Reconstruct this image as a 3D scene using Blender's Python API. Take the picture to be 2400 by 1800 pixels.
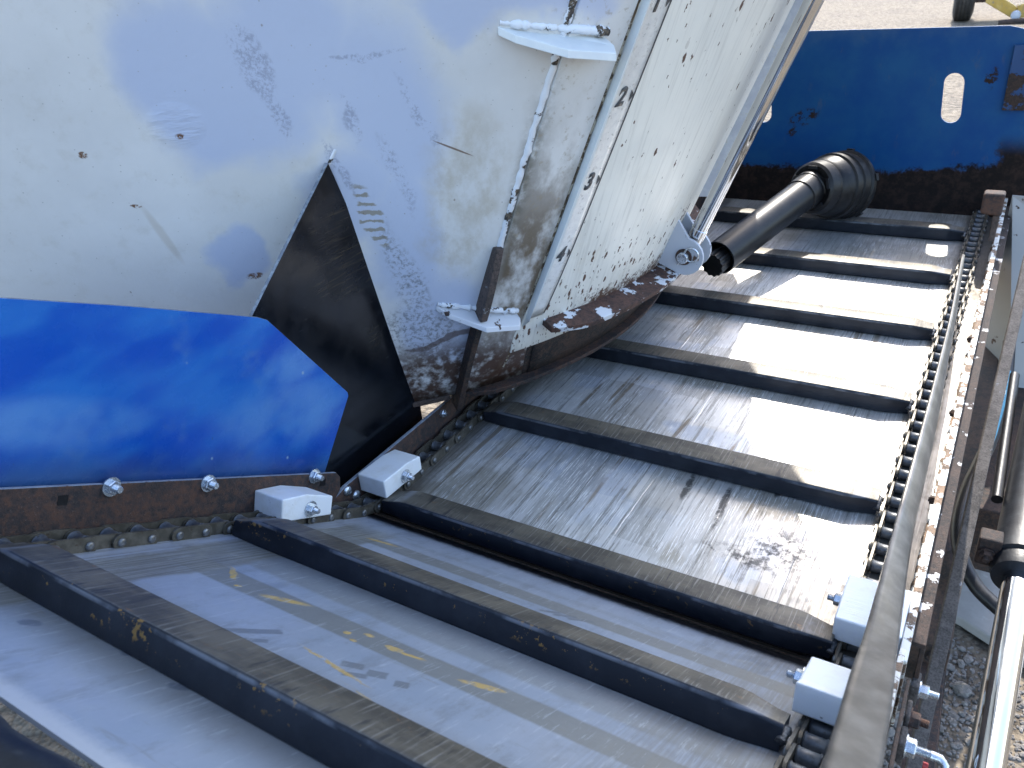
import bpy, bmesh, math, random
from mathutils import Vector, Matrix, noise as mnoise
random.seed(7)
sc = bpy.context.scene
for o in list(bpy.data.objects): bpy.data.objects.remove(o)
COL = sc.collection
R = math.radians

# ------------------------------------------------------------------ camera
cam = bpy.data.cameras.new('camera')
cam.lens = 1876.0/2400*36; cam.sensor_width = 36; cam.clip_start = .02; cam.clip_end = 500
cam.dof.use_dof = True; cam.dof.focus_distance = 1.3; cam.dof.aperture_fstop = 11.0
cam_o = bpy.data.objects.new('camera', cam); COL.objects.link(cam_o)
rt, up, fw = Vector((.85358, .51278, -.09194)), Vector((-.18363, .46131, .86803)), Vector((-.48752, .72405, -.48793))
m = Matrix((rt, up, -fw)).transposed().to_4x4(); m.translation = Vector((.8388, -1.1468, .8557))
cam_o.matrix_world = m
sc.camera = cam_o
# ------------------------------------------------------------------ light
SUN = Vector((-.100, .678, .729)).normalized()
w = bpy.data.worlds.new('World'); sc.world = w; w.use_nodes = True
nt = w.node_tree; bg = nt.nodes['Background']
sky = nt.nodes.new('ShaderNodeTexSky'); sky.sky_type = 'NISHITA'; sky.sun_disc = False
sky.sun_elevation = math.asin(SUN.z); sky.sun_rotation = math.atan2(SUN.x, SUN.y)
sky.air_density = 1.0; sky.dust_density = 1.6; sky.ozone_density = 1.0
nt.links.new(sky.outputs[0], bg.inputs[0]); bg.inputs[1].default_value = .15
sl = bpy.data.lights.new('sun', 'SUN'); sl.energy = 2.3; sl.angle = R(.53); sl.color = (1, .95, .87)
so = bpy.data.objects.new('sun', sl); COL.objects.link(so)
so.rotation_euler = SUN.to_track_quat('Z', 'Y').to_euler(); so.location = SUN*8
sc.cycles.max_bounces = 7; sc.cycles.diffuse_bounces = 3; sc.cycles.glossy_bounces = 3; sc.cycles.transmission_bounces = 2; sc.cycles.caustics_reflective = False
sc.view_settings.view_transform = 'Standard'; sc.view_settings.look = 'None'
sc.view_settings.exposure = 2.05; sc.view_settings.gamma = 1.0; sc.view_settings.use_curve_mapping = False

# ------------------------------------------------------------------ node helpers
class S:
    def __init__(s, nt, k): s.nt, s.k = nt, k
    def _m(s, op, *a):
        n = s.nt.nodes.new('ShaderNodeMath'); n.operation = op
        for i, v in enumerate((s,)+a):
            if isinstance(v, S): s.nt.links.new(v.k, n.inputs[i])
            else: n.inputs[i].default_value = v
        return S(s.nt, n.outputs[0])
    def __add__(s, o): return s._m('ADD', o)
    __radd__ = __add__
    def __sub__(s, o): return s._m('SUBTRACT', o)
    def __rsub__(s, o): return (s*-1)+o
    def __mul__(s, o): return s._m('MULTIPLY', o)
    __rmul__ = __mul__
    def __truediv__(s, o): return s._m('DIVIDE', o)
    def mx(s, o): return s._m('MAXIMUM', o)
    def mn(s, o): return s._m('MINIMUM', o)
    def ab(s): return s._m('ABSOLUTE')
    def pw(s, o): return s._m('POWER', o)
    def sin(s): return s._m('SINE')
    def fr(s): return s._m('FRACT')
    def cl(s): return s.mx(0.0).mn(1.0)
    def fl(s): return s._m('FLOOR')
class NB:
    def __init__(b, name, rough=.5, metal=0.0):
        b.m = bpy.data.materials.new(name); b.m.use_nodes = True; b.nt = b.m.node_tree
        b.p = b.nt.nodes['Principled BSDF']; b.rough(rough); b.metal(metal)
    def N(b, t): return b.nt.nodes.new(t)
    def L(b, a, c): b.nt.links.new(a.k if isinstance(a, S) else a, c)
    def setin(b, n, v):
        i = b.p.inputs[n]
        if isinstance(v, S): b.L(v, i)
        else: i.default_value = v
    def rough(b, v): b.setin('Roughness', v)
    def metal(b, v): b.setin('Metallic', v)
    def col(b, v):
        if isinstance(v, S): b.L(v, b.p.inputs['Base Color'])
        else: b.p.inputs['Base Color'].default_value = (*v, 1)
    def geo(b, k='Position'): return S(b.nt, b.N('ShaderNodeNewGeometry').outputs[k])
    def tc(b, k): return S(b.nt, b.N('ShaderNodeTexCoord').outputs[k])
    def rnd(b): return S(b.nt, b.N('ShaderNodeObjectInfo').outputs['Random'])
    def sep(b, v):
        n = b.N('ShaderNodeSeparateXYZ'); b.L(v, n.inputs[0]); return [S(b.nt, o) for o in n.outputs]
    def comb(b, *a):
        n = b.N('ShaderNodeCombineXYZ')
        for i, v in enumerate(a):
            if isinstance(v, S): b.L(v, n.inputs[i])
            else: n.inputs[i].default_value = v
        return S(b.nt, n.outputs[0])
    def map(b, v, scale=(1, 1, 1), rot=(0, 0, 0), loc=(0, 0, 0)):
        n = b.N('ShaderNodeMapping'); b.L(v, n.inputs[0])
        n.inputs[1].default_value = loc; n.inputs[2].default_value = rot; n.inputs[3].default_value = scale
        return S(b.nt, n.outputs[0])
    def noise(b, v, sc, det=4, ro=.6, dist=0.0):
        n = b.N('ShaderNodeTexNoise'); b.L(v, n.inputs['Vector']); n.inputs['Scale'].default_value = sc
        n.inputs['Detail'].default_value = det; n.inputs['Roughness'].default_value = ro; n.inputs['Distortion'].default_value = dist
        return S(b.nt, n.outputs[0])
    def voro(b, v, sc, feat='F1', rnd=1.0):
        n = b.N('ShaderNodeTexVoronoi'); b.L(v, n.inputs['Vector']); n.inputs['Scale'].default_value = sc
        n.feature = feat; n.inputs['Randomness'].default_value = rnd
        return S(b.nt, n.outputs['Distance']), (S(b.nt, n.outputs['Color']) if feat != 'DISTANCE_TO_EDGE' else None)
    def ss(b, x, a, c):
        n = b.N('ShaderNodeMapRange'); n.interpolation_type = 'SMOOTHSTEP'
        if a > c:
            return 1.0 - b.ss(x, c, a)
        b.L(x, n.inputs[0]); n.inputs[1].default_value = a; n.inputs[2].default_value = c
        return S(b.nt, n.outputs[0])
    def mix(b, f, a, c):
        n = b.N('ShaderNodeMix'); n.data_type = 'RGBA'
        for i, v in ((0, f), (6, a), (7, c)):
            if isinstance(v, S): b.L(v, n.inputs[i])
            elif isinstance(v, tuple): n.inputs[i].default_value = (*v, 1)
            else: n.inputs[i].default_value = v
        return S(b.nt, n.outputs[2])
    def wn(b, *a):
        n = b.N('ShaderNodeTexWhiteNoise'); b.L(b.comb(*a), n.inputs['Vector']); return S(b.nt, n.outputs['Value'])
    def bump(b, h, dist=.002, st=1.0):
        n = b.N('ShaderNodeBump'); n.inputs['Strength'].default_value = st; n.inputs['Distance'].default_value = dist
        b.L(h, n.inputs['Height']); b.L(n.outputs[0], b.p.inputs['Normal'])
    def ell(b, x, y, cx, cy, rx, ry, soft=.35, ang=0.0):
        """soft ellipse mask, 1 inside"""
        dx, dy = x-cx, y-cy
        if ang:
            c, s = math.cos(ang), math.sin(ang); dx, dy = dx*c+dy*s, dy*c-dx*s
        d = (dx*(1/rx)).pw(2)+(dy*(1/ry)).pw(2)
        return b.ss(d, 1+soft, 1-soft)
    def rect(b, x, y, cx, cy, hx, hy, ang=0.0, soft=.15):
        dx, dy = x-cx, y-cy
        c, s = math.cos(ang), math.sin(ang); dx, dy = dx*c+dy*s, dy*c-dx*s
        return b.ss(dx.ab()*(1/hx), 1+soft, 1-soft)*b.ss(dy.ab()*(1/hy), 1+soft, 1-soft)
    def seg(b, x, y, p, q, w, soft=.5):
        """soft stroke from p to q (half width w)"""
        L = math.hypot(q[0]-p[0], q[1]-p[1]); a = math.atan2(q[1]-p[1], q[0]-p[0])
        return b.ell(x, y, (p[0]+q[0])/2, (p[1]+q[1])/2, L/2, w, soft, a)

# ------------------------------------------------------------------ materials
MAT = {}
def sgn(n): return n
def orall(l):
    a = l[0]
    for c in l[1:]: a = a.mx(c)
    return a

def seam_(b, z):
    lo = z*.21+(.168-.077*.21); hi = z*.165+(.240-.42*.165)
    f = b.ss(z, .419, .421); return lo*(1.0-f)+hi*f
def mk_tub():
    b = NB('tub_white_paint', .42)
    s, z, _ = b.sep(b.tc('UV')); p = b.geo()
    n1 = b.noise(p, 7, 5); n2 = b.noise(p, 60, 4)
    ws, wz = s+(n1-.5)*.07+(n2-.5)*.012, z+(b.noise(p, 9, 4)-.5)*.07
    ps, pz_ = ws+(b.noise(p, 4.2, 2)-.5)*.17, wz+(b.noise(b.map(p, loc=(5, 3, 1)), 4.6, 2)-.5)*.17
    base = b.mix(b.ss(b.noise(p, 3.5, 5), .35, .65), (.69, .685, .68), (.62, .615, .61))
    dust = b.ss(b.noise(p, 26, 6, .7), .5, .75)
    base = b.mix(dust*.30, base, (.47, .445, .39))
    # sprayed touch-up patches of a bluer white
    A = orall([b.ell(ps, pz_, -.13, .71, .115, .115, .45), b.ell(ps, pz_, -.02, .77, .11, .11, .6)])
    B = orall([b.ell(ps, pz_, .09, .67, .085, .14, .7), b.ell(ps, pz_, .085, .46, .06, .17, .7), b.ell(ps, pz_, .13, .30, .08, .10, .7), b.ell(ps, pz_, .02, .56, .05, .08, .8)])
    Cc = b.ell(ps, pz_, -.165, .46, .045, .04, .5)
    D = b.ell(ps, pz_, .25, .80, .10, .05, .4)
    patch = orall([A, B, Cc, D])
    base = b.mix(patch*.82, base, (.44, .50, .66))
    # scuffed strips where primer shows, ragged
    rag = b.noise(b.map(b.comb(s, z, 0.0), (1, .8, 1), (0, 0, R(24))), 210, 5, .8)
    sc1 = orall([b.seg(ws, wz, (-.085, .79), (-.06, .69), .016, .5), b.seg(ws, wz, (-.062, .70), (-.040, .625), .009, .5),
                 b.seg(ws, wz, (.03, .70), (.045, .62), .008, .7), b.seg(ws, wz, (.0, .62), (.03, .52), .008, .6),
                 b.seg(ws, wz, (.02, .735), (.12, .745), .004, .6), b.seg(ws, wz, (.075, .62), (.11, .50), .010, .8),
                 b.seg(ws, wz, (.11, .71), (.15, .60), .006, .8)])
    base = b.mix(sc1*b.ss(rag+(b.noise(p, 26, 3)-.5)*.5, .46, .60)*.7, base, (.27, .29, .38))
    lines = b.ss((z*420+(n2-.5)*6.0+s*60).sin()+(rag-.5)*2.0, .0, .6)
    sc2 = orall([b.seg(ws, wz, (.025, .55), (.060, .44), .014, .35)])
    base = b.mix(sc2*lines*.85, base, (.26, .23, .17))
    # grime beside the lower skirt and along the black plate
    gr = orall([b.seg(ws, wz, (.06, .47), (.11, .27), .022, .9), b.ell(ws, wz, .10, .25, .07, .06, .8)])
    base = b.mix(gr*b.ss(b.noise(p, 130, 5, .75), .45, .62)*.7, base, (.12, .12, .12))
    # olive dirt washing down the cream field
    ol = orall([b.ell(ws, wz, .19, .52, .055, .13, .7), b.ell(ws, wz, .17, .43, .05, .05, .8)])
    base = b.mix(ol*b.ss(b.noise(b.map(p, (1, 1, .6)), 24, 6, .7), .34, .7)*.6, base, (.40, .345, .25))
    # strip right of the seam: brown and black grime low down
    st = b.ss(s+(z-.40)*-.10, .232, .262)
    low = b.ss(z+(n1-.5)*.25, .70, .36)
    base = b.mix(st*low*b.ss(b.noise(b.map(p, (1, 1, .5)), 16, 5, .62), .36, .60), base, (.13, .095, .058))
    base = b.mix(b.ss(s-seam_(b, z)-.013, .022, .0)*st*b.ss(z+(n1-.5)*.2, .75, .5)*b.ss(n2, .3, .6)*.8, base, (.12, .105, .07))
    base = b.mix(st*b.ss(b.noise(p, 90, 5, .7), .56, .68)*.5, base, (.30, .24, .16))
    # long dusty rust trails and chips
    v, vc = b.voro(b.map(p, (1, 1, .7)), 42)
    cx = b.sep(vc)
    chip = b.ss(v+(n2-.5)*.3, .06, .02)*b.ss(cx[0], .72, .78)*.6
    base = b.mix(chip, base, (.20, .14, .09))
    v2, vc2 = b.voro(p, 130); c2 = b.sep(vc2)
    base = b.mix(b.ss(v2+(rag-.5)*.3, .16, .06)*b.ss(c2[1], .80, .87)*.6, base, (.28, .28, .27))
    spots = orall([b.ell(s, z, -.321, .651, .006, .005, .4), b.seg(ws, wz, (-.29, .567), (-.272, .56), .004, .4), b.seg(ws, wz, (-.172, .42), (-.15, .415), .009, .4), b.ell(s, z, -.189, .66, .006, .004, .4)])
    base = b.mix(spots*b.ss(rag, .44, .52), base, (.16, .085, .05))
    base = b.mix(b.seg(s, z, (.146, .611), (.196, .582), .0014, .4)*.85, base, (.14, .075, .04))
    tr = b.seg(s, z, (-.275, .56), (-.255, .47), .006, .9)
    base = b.mix(tr*.35, base, (.40, .33, .24))
    # rust where the skirt starts and at the foot
    rl = b.seg(ws, wz, (.05, .222), (.23, .242), .009, .5)
    foot = b.ss(z+(n1-.5)*.16+(n2-.5)*.06, .26, .16)
    base = b.mix((foot*b.ss(n2+n1*.5, .45, .8)).mx(rl*.8), base, (.070, .038, .026))
    b.col(base)
    b.rough(.38+(patch*-.02)+dust*.2)
    b.bump(n2*.6+b.ell(s, z, -.19, .675, .035, .028, .5)*b.noise(b.map(p, (.6, .6, 2.4)), 46, 2)*2.2, .0018, .5)
    return b.m
MAT['tub'] = mk_tub()

def mk_door():
    b = NB('door_white_paint', .40)
    s, z, _ = b.sep(b.tc('UV')); p = b.geo()
    st = b.noise(b.map(b.comb(s, z, 0.0), (120, 5, 1), (0, 0, R(9))), 1.0, 5, .65)
    base = b.mix(b.ss(b.noise(p, 5, 5), .35, .65), (.80, .77, .70), (.72, .70, .645))
    base = b.mix(b.ss(st, .48, .68)*.38, base, (.46, .435, .39))
    base = b.mix(b.ss(b.noise(p, 11, 6, .7), .52, .72)*b.ss(z, .55, .3)*.5, base, (.58, .50, .36))
    rot = b.map(b.comb(s, z, 0.0), (1.7, .75, 1), (0, 0, R(-22)))
    wob = b.noise(p, 150, 3)
    n = b.N('ShaderNodeVectorMath'); n.operation = 'ADD'; b.L(rot, n.inputs[0])
    b.L(b.comb((wob-.5)*.014, (b.noise(p, 170, 3)-.5)*.014, 0.0), n.inputs[1]); rotw = S(b.nt, n.outputs[0])
    fz = b.ss(z+(b.noise(p, 8, 4)-.5)*.12, .37, .23)
    v, vc = b.voro(rotw, 52); c = b.sep(vc)
    chips = b.ss(v, .36, .28)*b.ss(c[0]+fz*.50, .955, .975)
    v2, vc2 = b.voro(rotw, 120); c2 = b.sep(vc2)
    chips = chips.mx(b.ss(v2, .30, .20)*b.ss(c2[1]+fz*.34, .93, .96))
    v3, vc3 = b.voro(rotw, 24); c3 = b.sep(vc3)
    chips = chips.mx(b.ss(v3, .10, .06)*b.ss(c3[1], .90, .93))
    low = b.ss(z+(wob-.5)*.10+(b.noise(p, 30, 4)-.5)*.09, .235, .205)*b.ss(s, .42, .50)
    chips = chips.mx(low)
    base = b.mix(chips, base, (.105, .055, .036))
    b.col(base)
    b.rough(.36+chips*.45+b.ss(st, .5, .7)*.12)
    b.bump(b.noise(p, 25, 3)+b.noise(p, 240, 2)*.15, .0012, .5)
    return b.m
MAT['door'] = mk_door()

def mk_rust(name, c1=(.048, .032, .028), c2=(.092, .044, .027), c3=(.026, .021, .021), paint=None, amt=.6, sc=1.0, rough=.8):
    b = NB(name, rough)
    p = b.geo()
    n1 = b.noise(p, 16*sc, 6, .7); n2 = b.noise(p, 110*sc, 5, .75); n3 = b.noise(p, 420*sc, 3, .7)
    base = b.mix(b.ss(n1, .38, .62), c3, c1)
    base = b.mix(b.ss(n2+n1*.4, .62, .86), base, c2)
    base = b.mix(b.ss(b.noise(p, 5*sc, 5, .65), .52, .66)*.6, base, tuple(v_*1.25 for v_ in c2))
    base = b.mix(b.ss(n2, .44, .36)*.6, base, (.012, .010, .010))
    base = b.mix(b.ss(n3, .60, .75)*.45, base, (.26, .21, .18))
    h = n2*.8+n3*.5
    if paint:
        f = b.ss(b.noise(b.map(p, (1, 1, 1.2)), 15*sc, 6, .62)+(n2-.5)*.12, amt, amt+.02)
        base = b.mix(f, base, paint); h = h*(1.0-f)+f*1.1
        b.rough(.85-f*.4)
    b.col(base); b.bump(h, .0025, .8)
    return b.m
MAT['rust'] = mk_rust('rusty_steel')
MAT['rust_dark'] = mk_rust('dark_rusty_steel', (.036, .022, .017), (.066, .036, .024), (.014, .012, .011))
MAT['rust_peel'] = mk_rust('rust_with_peeling_white_paint', (.085, .042, .030), (.12, .058, .040), (.045, .026, .022), (.66, .67, .70), .545, 1.3)
MAT['caulk'] = mk_rust('mottled_beige_caulk', (.10, .075, .045), (.16, .11, .06), (.05, .04, .03), (.38, .35, .28), .50, 3.5)
MAT['rust_grey'] = mk_rust('weathered_brown_and_grey_paint', (.085, .060, .050), (.12, .085, .07), (.05, .04, .036), (.27, .265, .265), .64, 2.0)
MAT['strut'] = mk_rust('weathered_grey_steel', (.075, .065, .060), (.115, .103, .096), (.05, .044, .041), (.17, .178, .20), .68, 2.5, .6)
MAT['clevis_chip'] = mk_rust('chipped_grey_white_paint', (.10, .07, .055), (.15, .09, .06), (.06, .045, .04), (.46, .48, .53), .36, 1.3)
MAT['white_chip'] = mk_rust('chipped_white_paint', (.09, .055, .042), (.16, .09, .06), (.05, .035, .03), (.60, .61, .64), .37, 2.2)
MAT['navy'] = mk_rust('navy_paint_over_rust', (.03, .018, .014), (.05, .028, .02), (.012, .010, .010), (.004, .045, .15), .50, 1.2, .5)
MAT['rust_flange'] = mk_rust('brown_flange_with_white_flakes', (.032, .021, .017), (.052, .032, .024), (.018, .014, .013), (.30, .30, .31), .60, 1.6)
MAT['panel_white'] = mk_rust('stained_grey_white_panel_paint', (.07, .045, .035), (.12, .07, .045), (.04, .03, .025), (.36, .355, .345), .35, 1.4)
MAT['white_worn'] = mk_rust('worn_white_paint', (.20, .15, .11), (.25, .16, .10), (.10, .07, .05), (.66, .66, .63), .47, 2.0)

def mk_blue():
    b = NB('blue_gloss_paint', .28)
    p = b.geo(); x, y, z = b.sep(p)
    n = b.noise(b.map(p, (1, 1, 2.2), (R(-31), 0, 0)), 5.5, 3, .5)
    base = b.mix(b.ss(n, .40, .66), (.003, .075, .42), (.022, .155, .50))
    cloud_refl = orall([b.ell(y, z, -.45, .245, .13, .05, .9, -.5), b.ell(y, z, -.43, .33, .05, .035, .9), b.ell(y, z, -.78, .42, .12, .03, .9, -.5)])  # pale cloudy reflections painted into the blue
    base = b.mix(cloud_refl*b.ss(b.noise(p, 8, 3), .30, .62)*.75, base, (.11, .27, .56))
    base = b.mix(b.ss(b.noise(p, 13, 5, .6), .56, .75)*.45, base, (.10, .22, .45))
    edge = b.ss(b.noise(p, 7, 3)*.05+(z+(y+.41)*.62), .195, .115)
    base = b.mix(edge*.75, base, (.035, .06, .12))  # dark reflection along the foot, painted as a band
    v, vc = b.voro(b.map(p, (1, 1.0, .7)), 36); c = b.sep(vc)
    base = b.mix(b.ss(v, .10, .05)*b.ss(c[0], .74, .78)*.8, base, (.35, .45, .55))
    v2, vc2 = b.voro(b.map(p, (1, 3.0, .7), (R(40), 0, 0)), 30); c2 = b.sep(vc2)
    base = b.mix(b.ss(v2, .07, .04)*b.ss(c2[1], .82, .86)*.9, base, (.03, .03, .05))
    scr = b.ss(b.noise(b.map(p, (1, 4, 90), (R(35), 0, 0)), 6, 3, .7), .70, .76)
    base = b.mix(scr*.35, base, (.25, .40, .65))
    b.setin('Specular IOR Level', .35)
    b.col(base); b.rough(.26+b.ss(b.noise(p, 40, 5), .45, .7)*.16+scr*.2)
    b.bump(b.noise(p, 14, 3)+b.noise(p, 500, 2)*.04, .002, .18)
    return b.m
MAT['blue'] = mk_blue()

def mk_bluefar():
    b = NB('blue_paint_rusting_from_below', .4)
    p = b.geo(); x, y, z = b.sep(p)
    n1 = b.noise(p, 9, 6, .65); n2 = b.noise(p, 50, 5, .7)
    base = b.mix(b.ss(n1, .35, .7), (.002, .052, .19), (.008, .075, .20))
    base = b.mix(b.ss(z+(n1-.5)*.2, .46, .56)*.4, base, (.06, .10, .18))
    base = b.mix(b.ss(b.noise(b.map(p, (1, 1, .4)), 22, 5, .7), .58, .72)*.35, base, (.08, .09, .11))
    edge = orall([b.ss(z+(n1-.5)*.08+(n2-.5)*.05+(x-.5).mx(0.0)*-.10, .120, .105),
                  b.ss(x+(n1-.5)*.10+(n2-.5)*.05, .775, .795)*b.ss(z, .24, .17),
                  b.ell(x+(n2-.5)*.05, z+(n2-.5)*.05, .24, .27, .045, .022, .5, .4)*b.ss(n2, .48, .54),
                  b.ell(x+(n2-.5)*.04, z+(n2-.5)*.04, .21, .225, .022, .012, .5, .4)*b.ss(n2, .46, .54),
                  b.ell(x+(n2-.5)*.06, z+(n2-.5)*.06, .74, .39, .016, .03, .5, 0)*b.ss(n2, .50, .56)])
    base = b.mix(edge, base, b.mix(b.ss(n2, .4, .65), (.008, .006, .006), (.026, .016, .013)))
    b.setin('Specular IOR Level', .2); b.col(base); b.rough(.42+edge*.4); b.bump(n2*edge+b.noise(p, 300, 3)*.1-edge*.4, .002, .7)
    return b.m
MAT['bluefar'] = mk_bluefar()

def mk_black():
    b = NB('black_plastic_sheet', .22)
    p = b.geo(); x, y, z = b.sep(p)
    n = b.noise(p, 8, 5)
    base = b.mix(b.ss(n, .4, .7), (.003, .004, .006), (.008, .010, .015))
    br = orall([b.ell(y, z, -.27, .42, .085, .045, .7), b.ell(y, z, -.30, .50, .05, .03, .8), b.ell(y, z, -.235, .27, .02, .03, .9)])
    streak = b.noise(b.map(p, (1, 6, 130), (R(6), 0, 0)), 2.2, 4, .7)
    base = b.mix(br*b.ss(streak, .50, .70)*.38, base, (.12, .09, .05))
    scr = b.ss(b.noise(b.map(p, (1, 5, 160), (R(33), 0, 0)), 3.0, 3, .7), .70, .75).mx(b.ss(b.noise(b.map(p, (1, 5, 160), (R(-48), 0, 0)), 3.0, 3, .7), .71, .76))
    base = b.mix(scr*.35, base, (.16, .16, .17))
    b.setin('Specular IOR Level', .22)
    b.col(base); b.rough(.13+b.ss(b.noise(p, 22, 5), .4, .7)*.13+scr*.25+br*.1)
    b.bump(b.noise(p, 9, 2)+scr*-.03, .004, .25)
    return b.m
MAT['black'] = mk_black()

def mk_floor_far():
    b = NB('scoured_bed_steel', .42, .45)
    p = b.geo(); x, y, z = b.sep(p)
    st = b.noise(b.map(p, (150, 3.2, 1)), 1.0, 5, .72)
    st2 = b.noise(b.map(p, (420, 16, 1)), 1.0, 3, .7)
    br = b.noise(b.map(p, (9, 3.5, 1)), 1.0, 4, .6)
    n1 = b.noise(p, 6, 5); n2 = b.noise(p, 60, 6, .75)
    base = b.mix(b.ss(br, .35, .65), (.57, .555, .52), (.71, .685, .64))
    pz = b.noise(b.map(p, (4.5, 5.5, 1), loc=(2, 5, 0)), 1.0, 3, .5)
    base = b.mix(b.ss(pz, .53, .60)*.65, base, (.47, .52, .60))
    base = b.mix(b.ss(pz, .46, .38)*.7, base, (.38, .34, .26))
    bk1 = b.wn((x*6.3+(n1-.5)*.10).fl(), (y*7.1+(x*2.1).fl()*.37+(n1-.5)*.12).fl(), 0.0)
    bk2 = b.wn((x*13+(n1-.5)*.16+3).fl(), (y*4.3+(n1-.5)*.14).fl(), 4.0)
    base = b.mix(b.ss(bk1, .55, .60)*.42, base, (.76, .755, .74))
    base = b.mix(b.ss(bk2, .66, .70)*.42, base, (.33, .315, .275))
    base = b.mix(b.ss(st+(n2-.5)*.25, .50, .62)*.70, base, (.19, .178, .15))
    base = b.mix(b.ss(st2+(n2-.5)*.3, .52, .62)*b.ss(b.noise(p, 5, 3), .36, .56)*.9, base, (.88, .88, .86))
    # brown dried feed stripes along the travel
    dr = b.ss(b.noise(b.map(p, (34, 1.4, 1), (0, 0, R(-4))), 1.0, 4, .6), .60, .68)
    base = b.mix(dr*b.ss(n1, .36, .54)*.75, base, (.20, .145, .08))
    base = b.mix(b.ss(b.noise(b.map(p, (16, 5, 1)), 1.0, 4, .6), .55, .70)*.45, base, (.30, .285, .245))
    sg1 = orall([b.seg(x, y, p_, q_, .004, .6) for p_, q_ in (((.221, .285), (.217, .12)), ((.159, .22), (.155, .095)), ((.205, .25), (.202, .15)), ((.380, .16), (.370, .035)), ((.488, .11), (.478, -.04)), ((.33, .76), (.30, .60)), ((.44, .80), (.42, .62)))])
    base = b.mix(sg1*b.ss(n2, .30, .50)*.75, base, (.20, .145, .085))
    sg2 = orall([b.seg(x+(n2-.5)*.012, y, p_, q_, .006, .5) for p_, q_ in (((.566, .14), (.541, .05)), ((.519, -.03), (.528, -.15)), ((.60, .01), (.595, -.03)), ((.45, -.02), (.455, -.10)))])
    base = b.mix(sg2*b.ss(n2, .30, .50)*.85, base, (.045, .045, .045))
    # rectangular plate seams of old tape and scale
    cr = b.ss((x*7.4+.1+(n1-.5)*.08).fr(), .985, 1.0)*b.ss(n1+br*.4, .62, .80)
    base = b.mix(cr*.8, base, (.05, .05, .05))
    sm = orall([b.ell(x+(n2-.5)*.07, y+(n2-.5)*.07, .64, -.15, .045, .045, .9), b.ell(x+(n2-.5)*.06, y+(n2-.5)*.06, .59, -.19, .06, .02, .9)])
    base = b.mix(sm*b.ss(n2, .42, .60)*.85, base, (.03, .03, .032))
    # chain side grease
    gz = b.ss(x+(n2-.5)*.03, .05, .0).mx(b.ss(x+(n2-.5)*.02, .735, .755))
    base = b.mix(gz*.8, base, (.10, .085, .065))
    # darker grey towards the far end
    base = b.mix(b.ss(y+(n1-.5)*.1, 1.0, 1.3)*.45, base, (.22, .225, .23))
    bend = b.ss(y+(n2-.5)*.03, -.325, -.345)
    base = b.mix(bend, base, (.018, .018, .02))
    b.col(base); b.rough(.30+b.ss(n2, .4, .7)*.2+dr*.2); b.metal(.45)
    b.bump(st*.5+st2*.4+n2*.3+cr*-1.5, .0012, .5)
    return b.m
MAT['floor_far'] = mk_floor_far()

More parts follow.
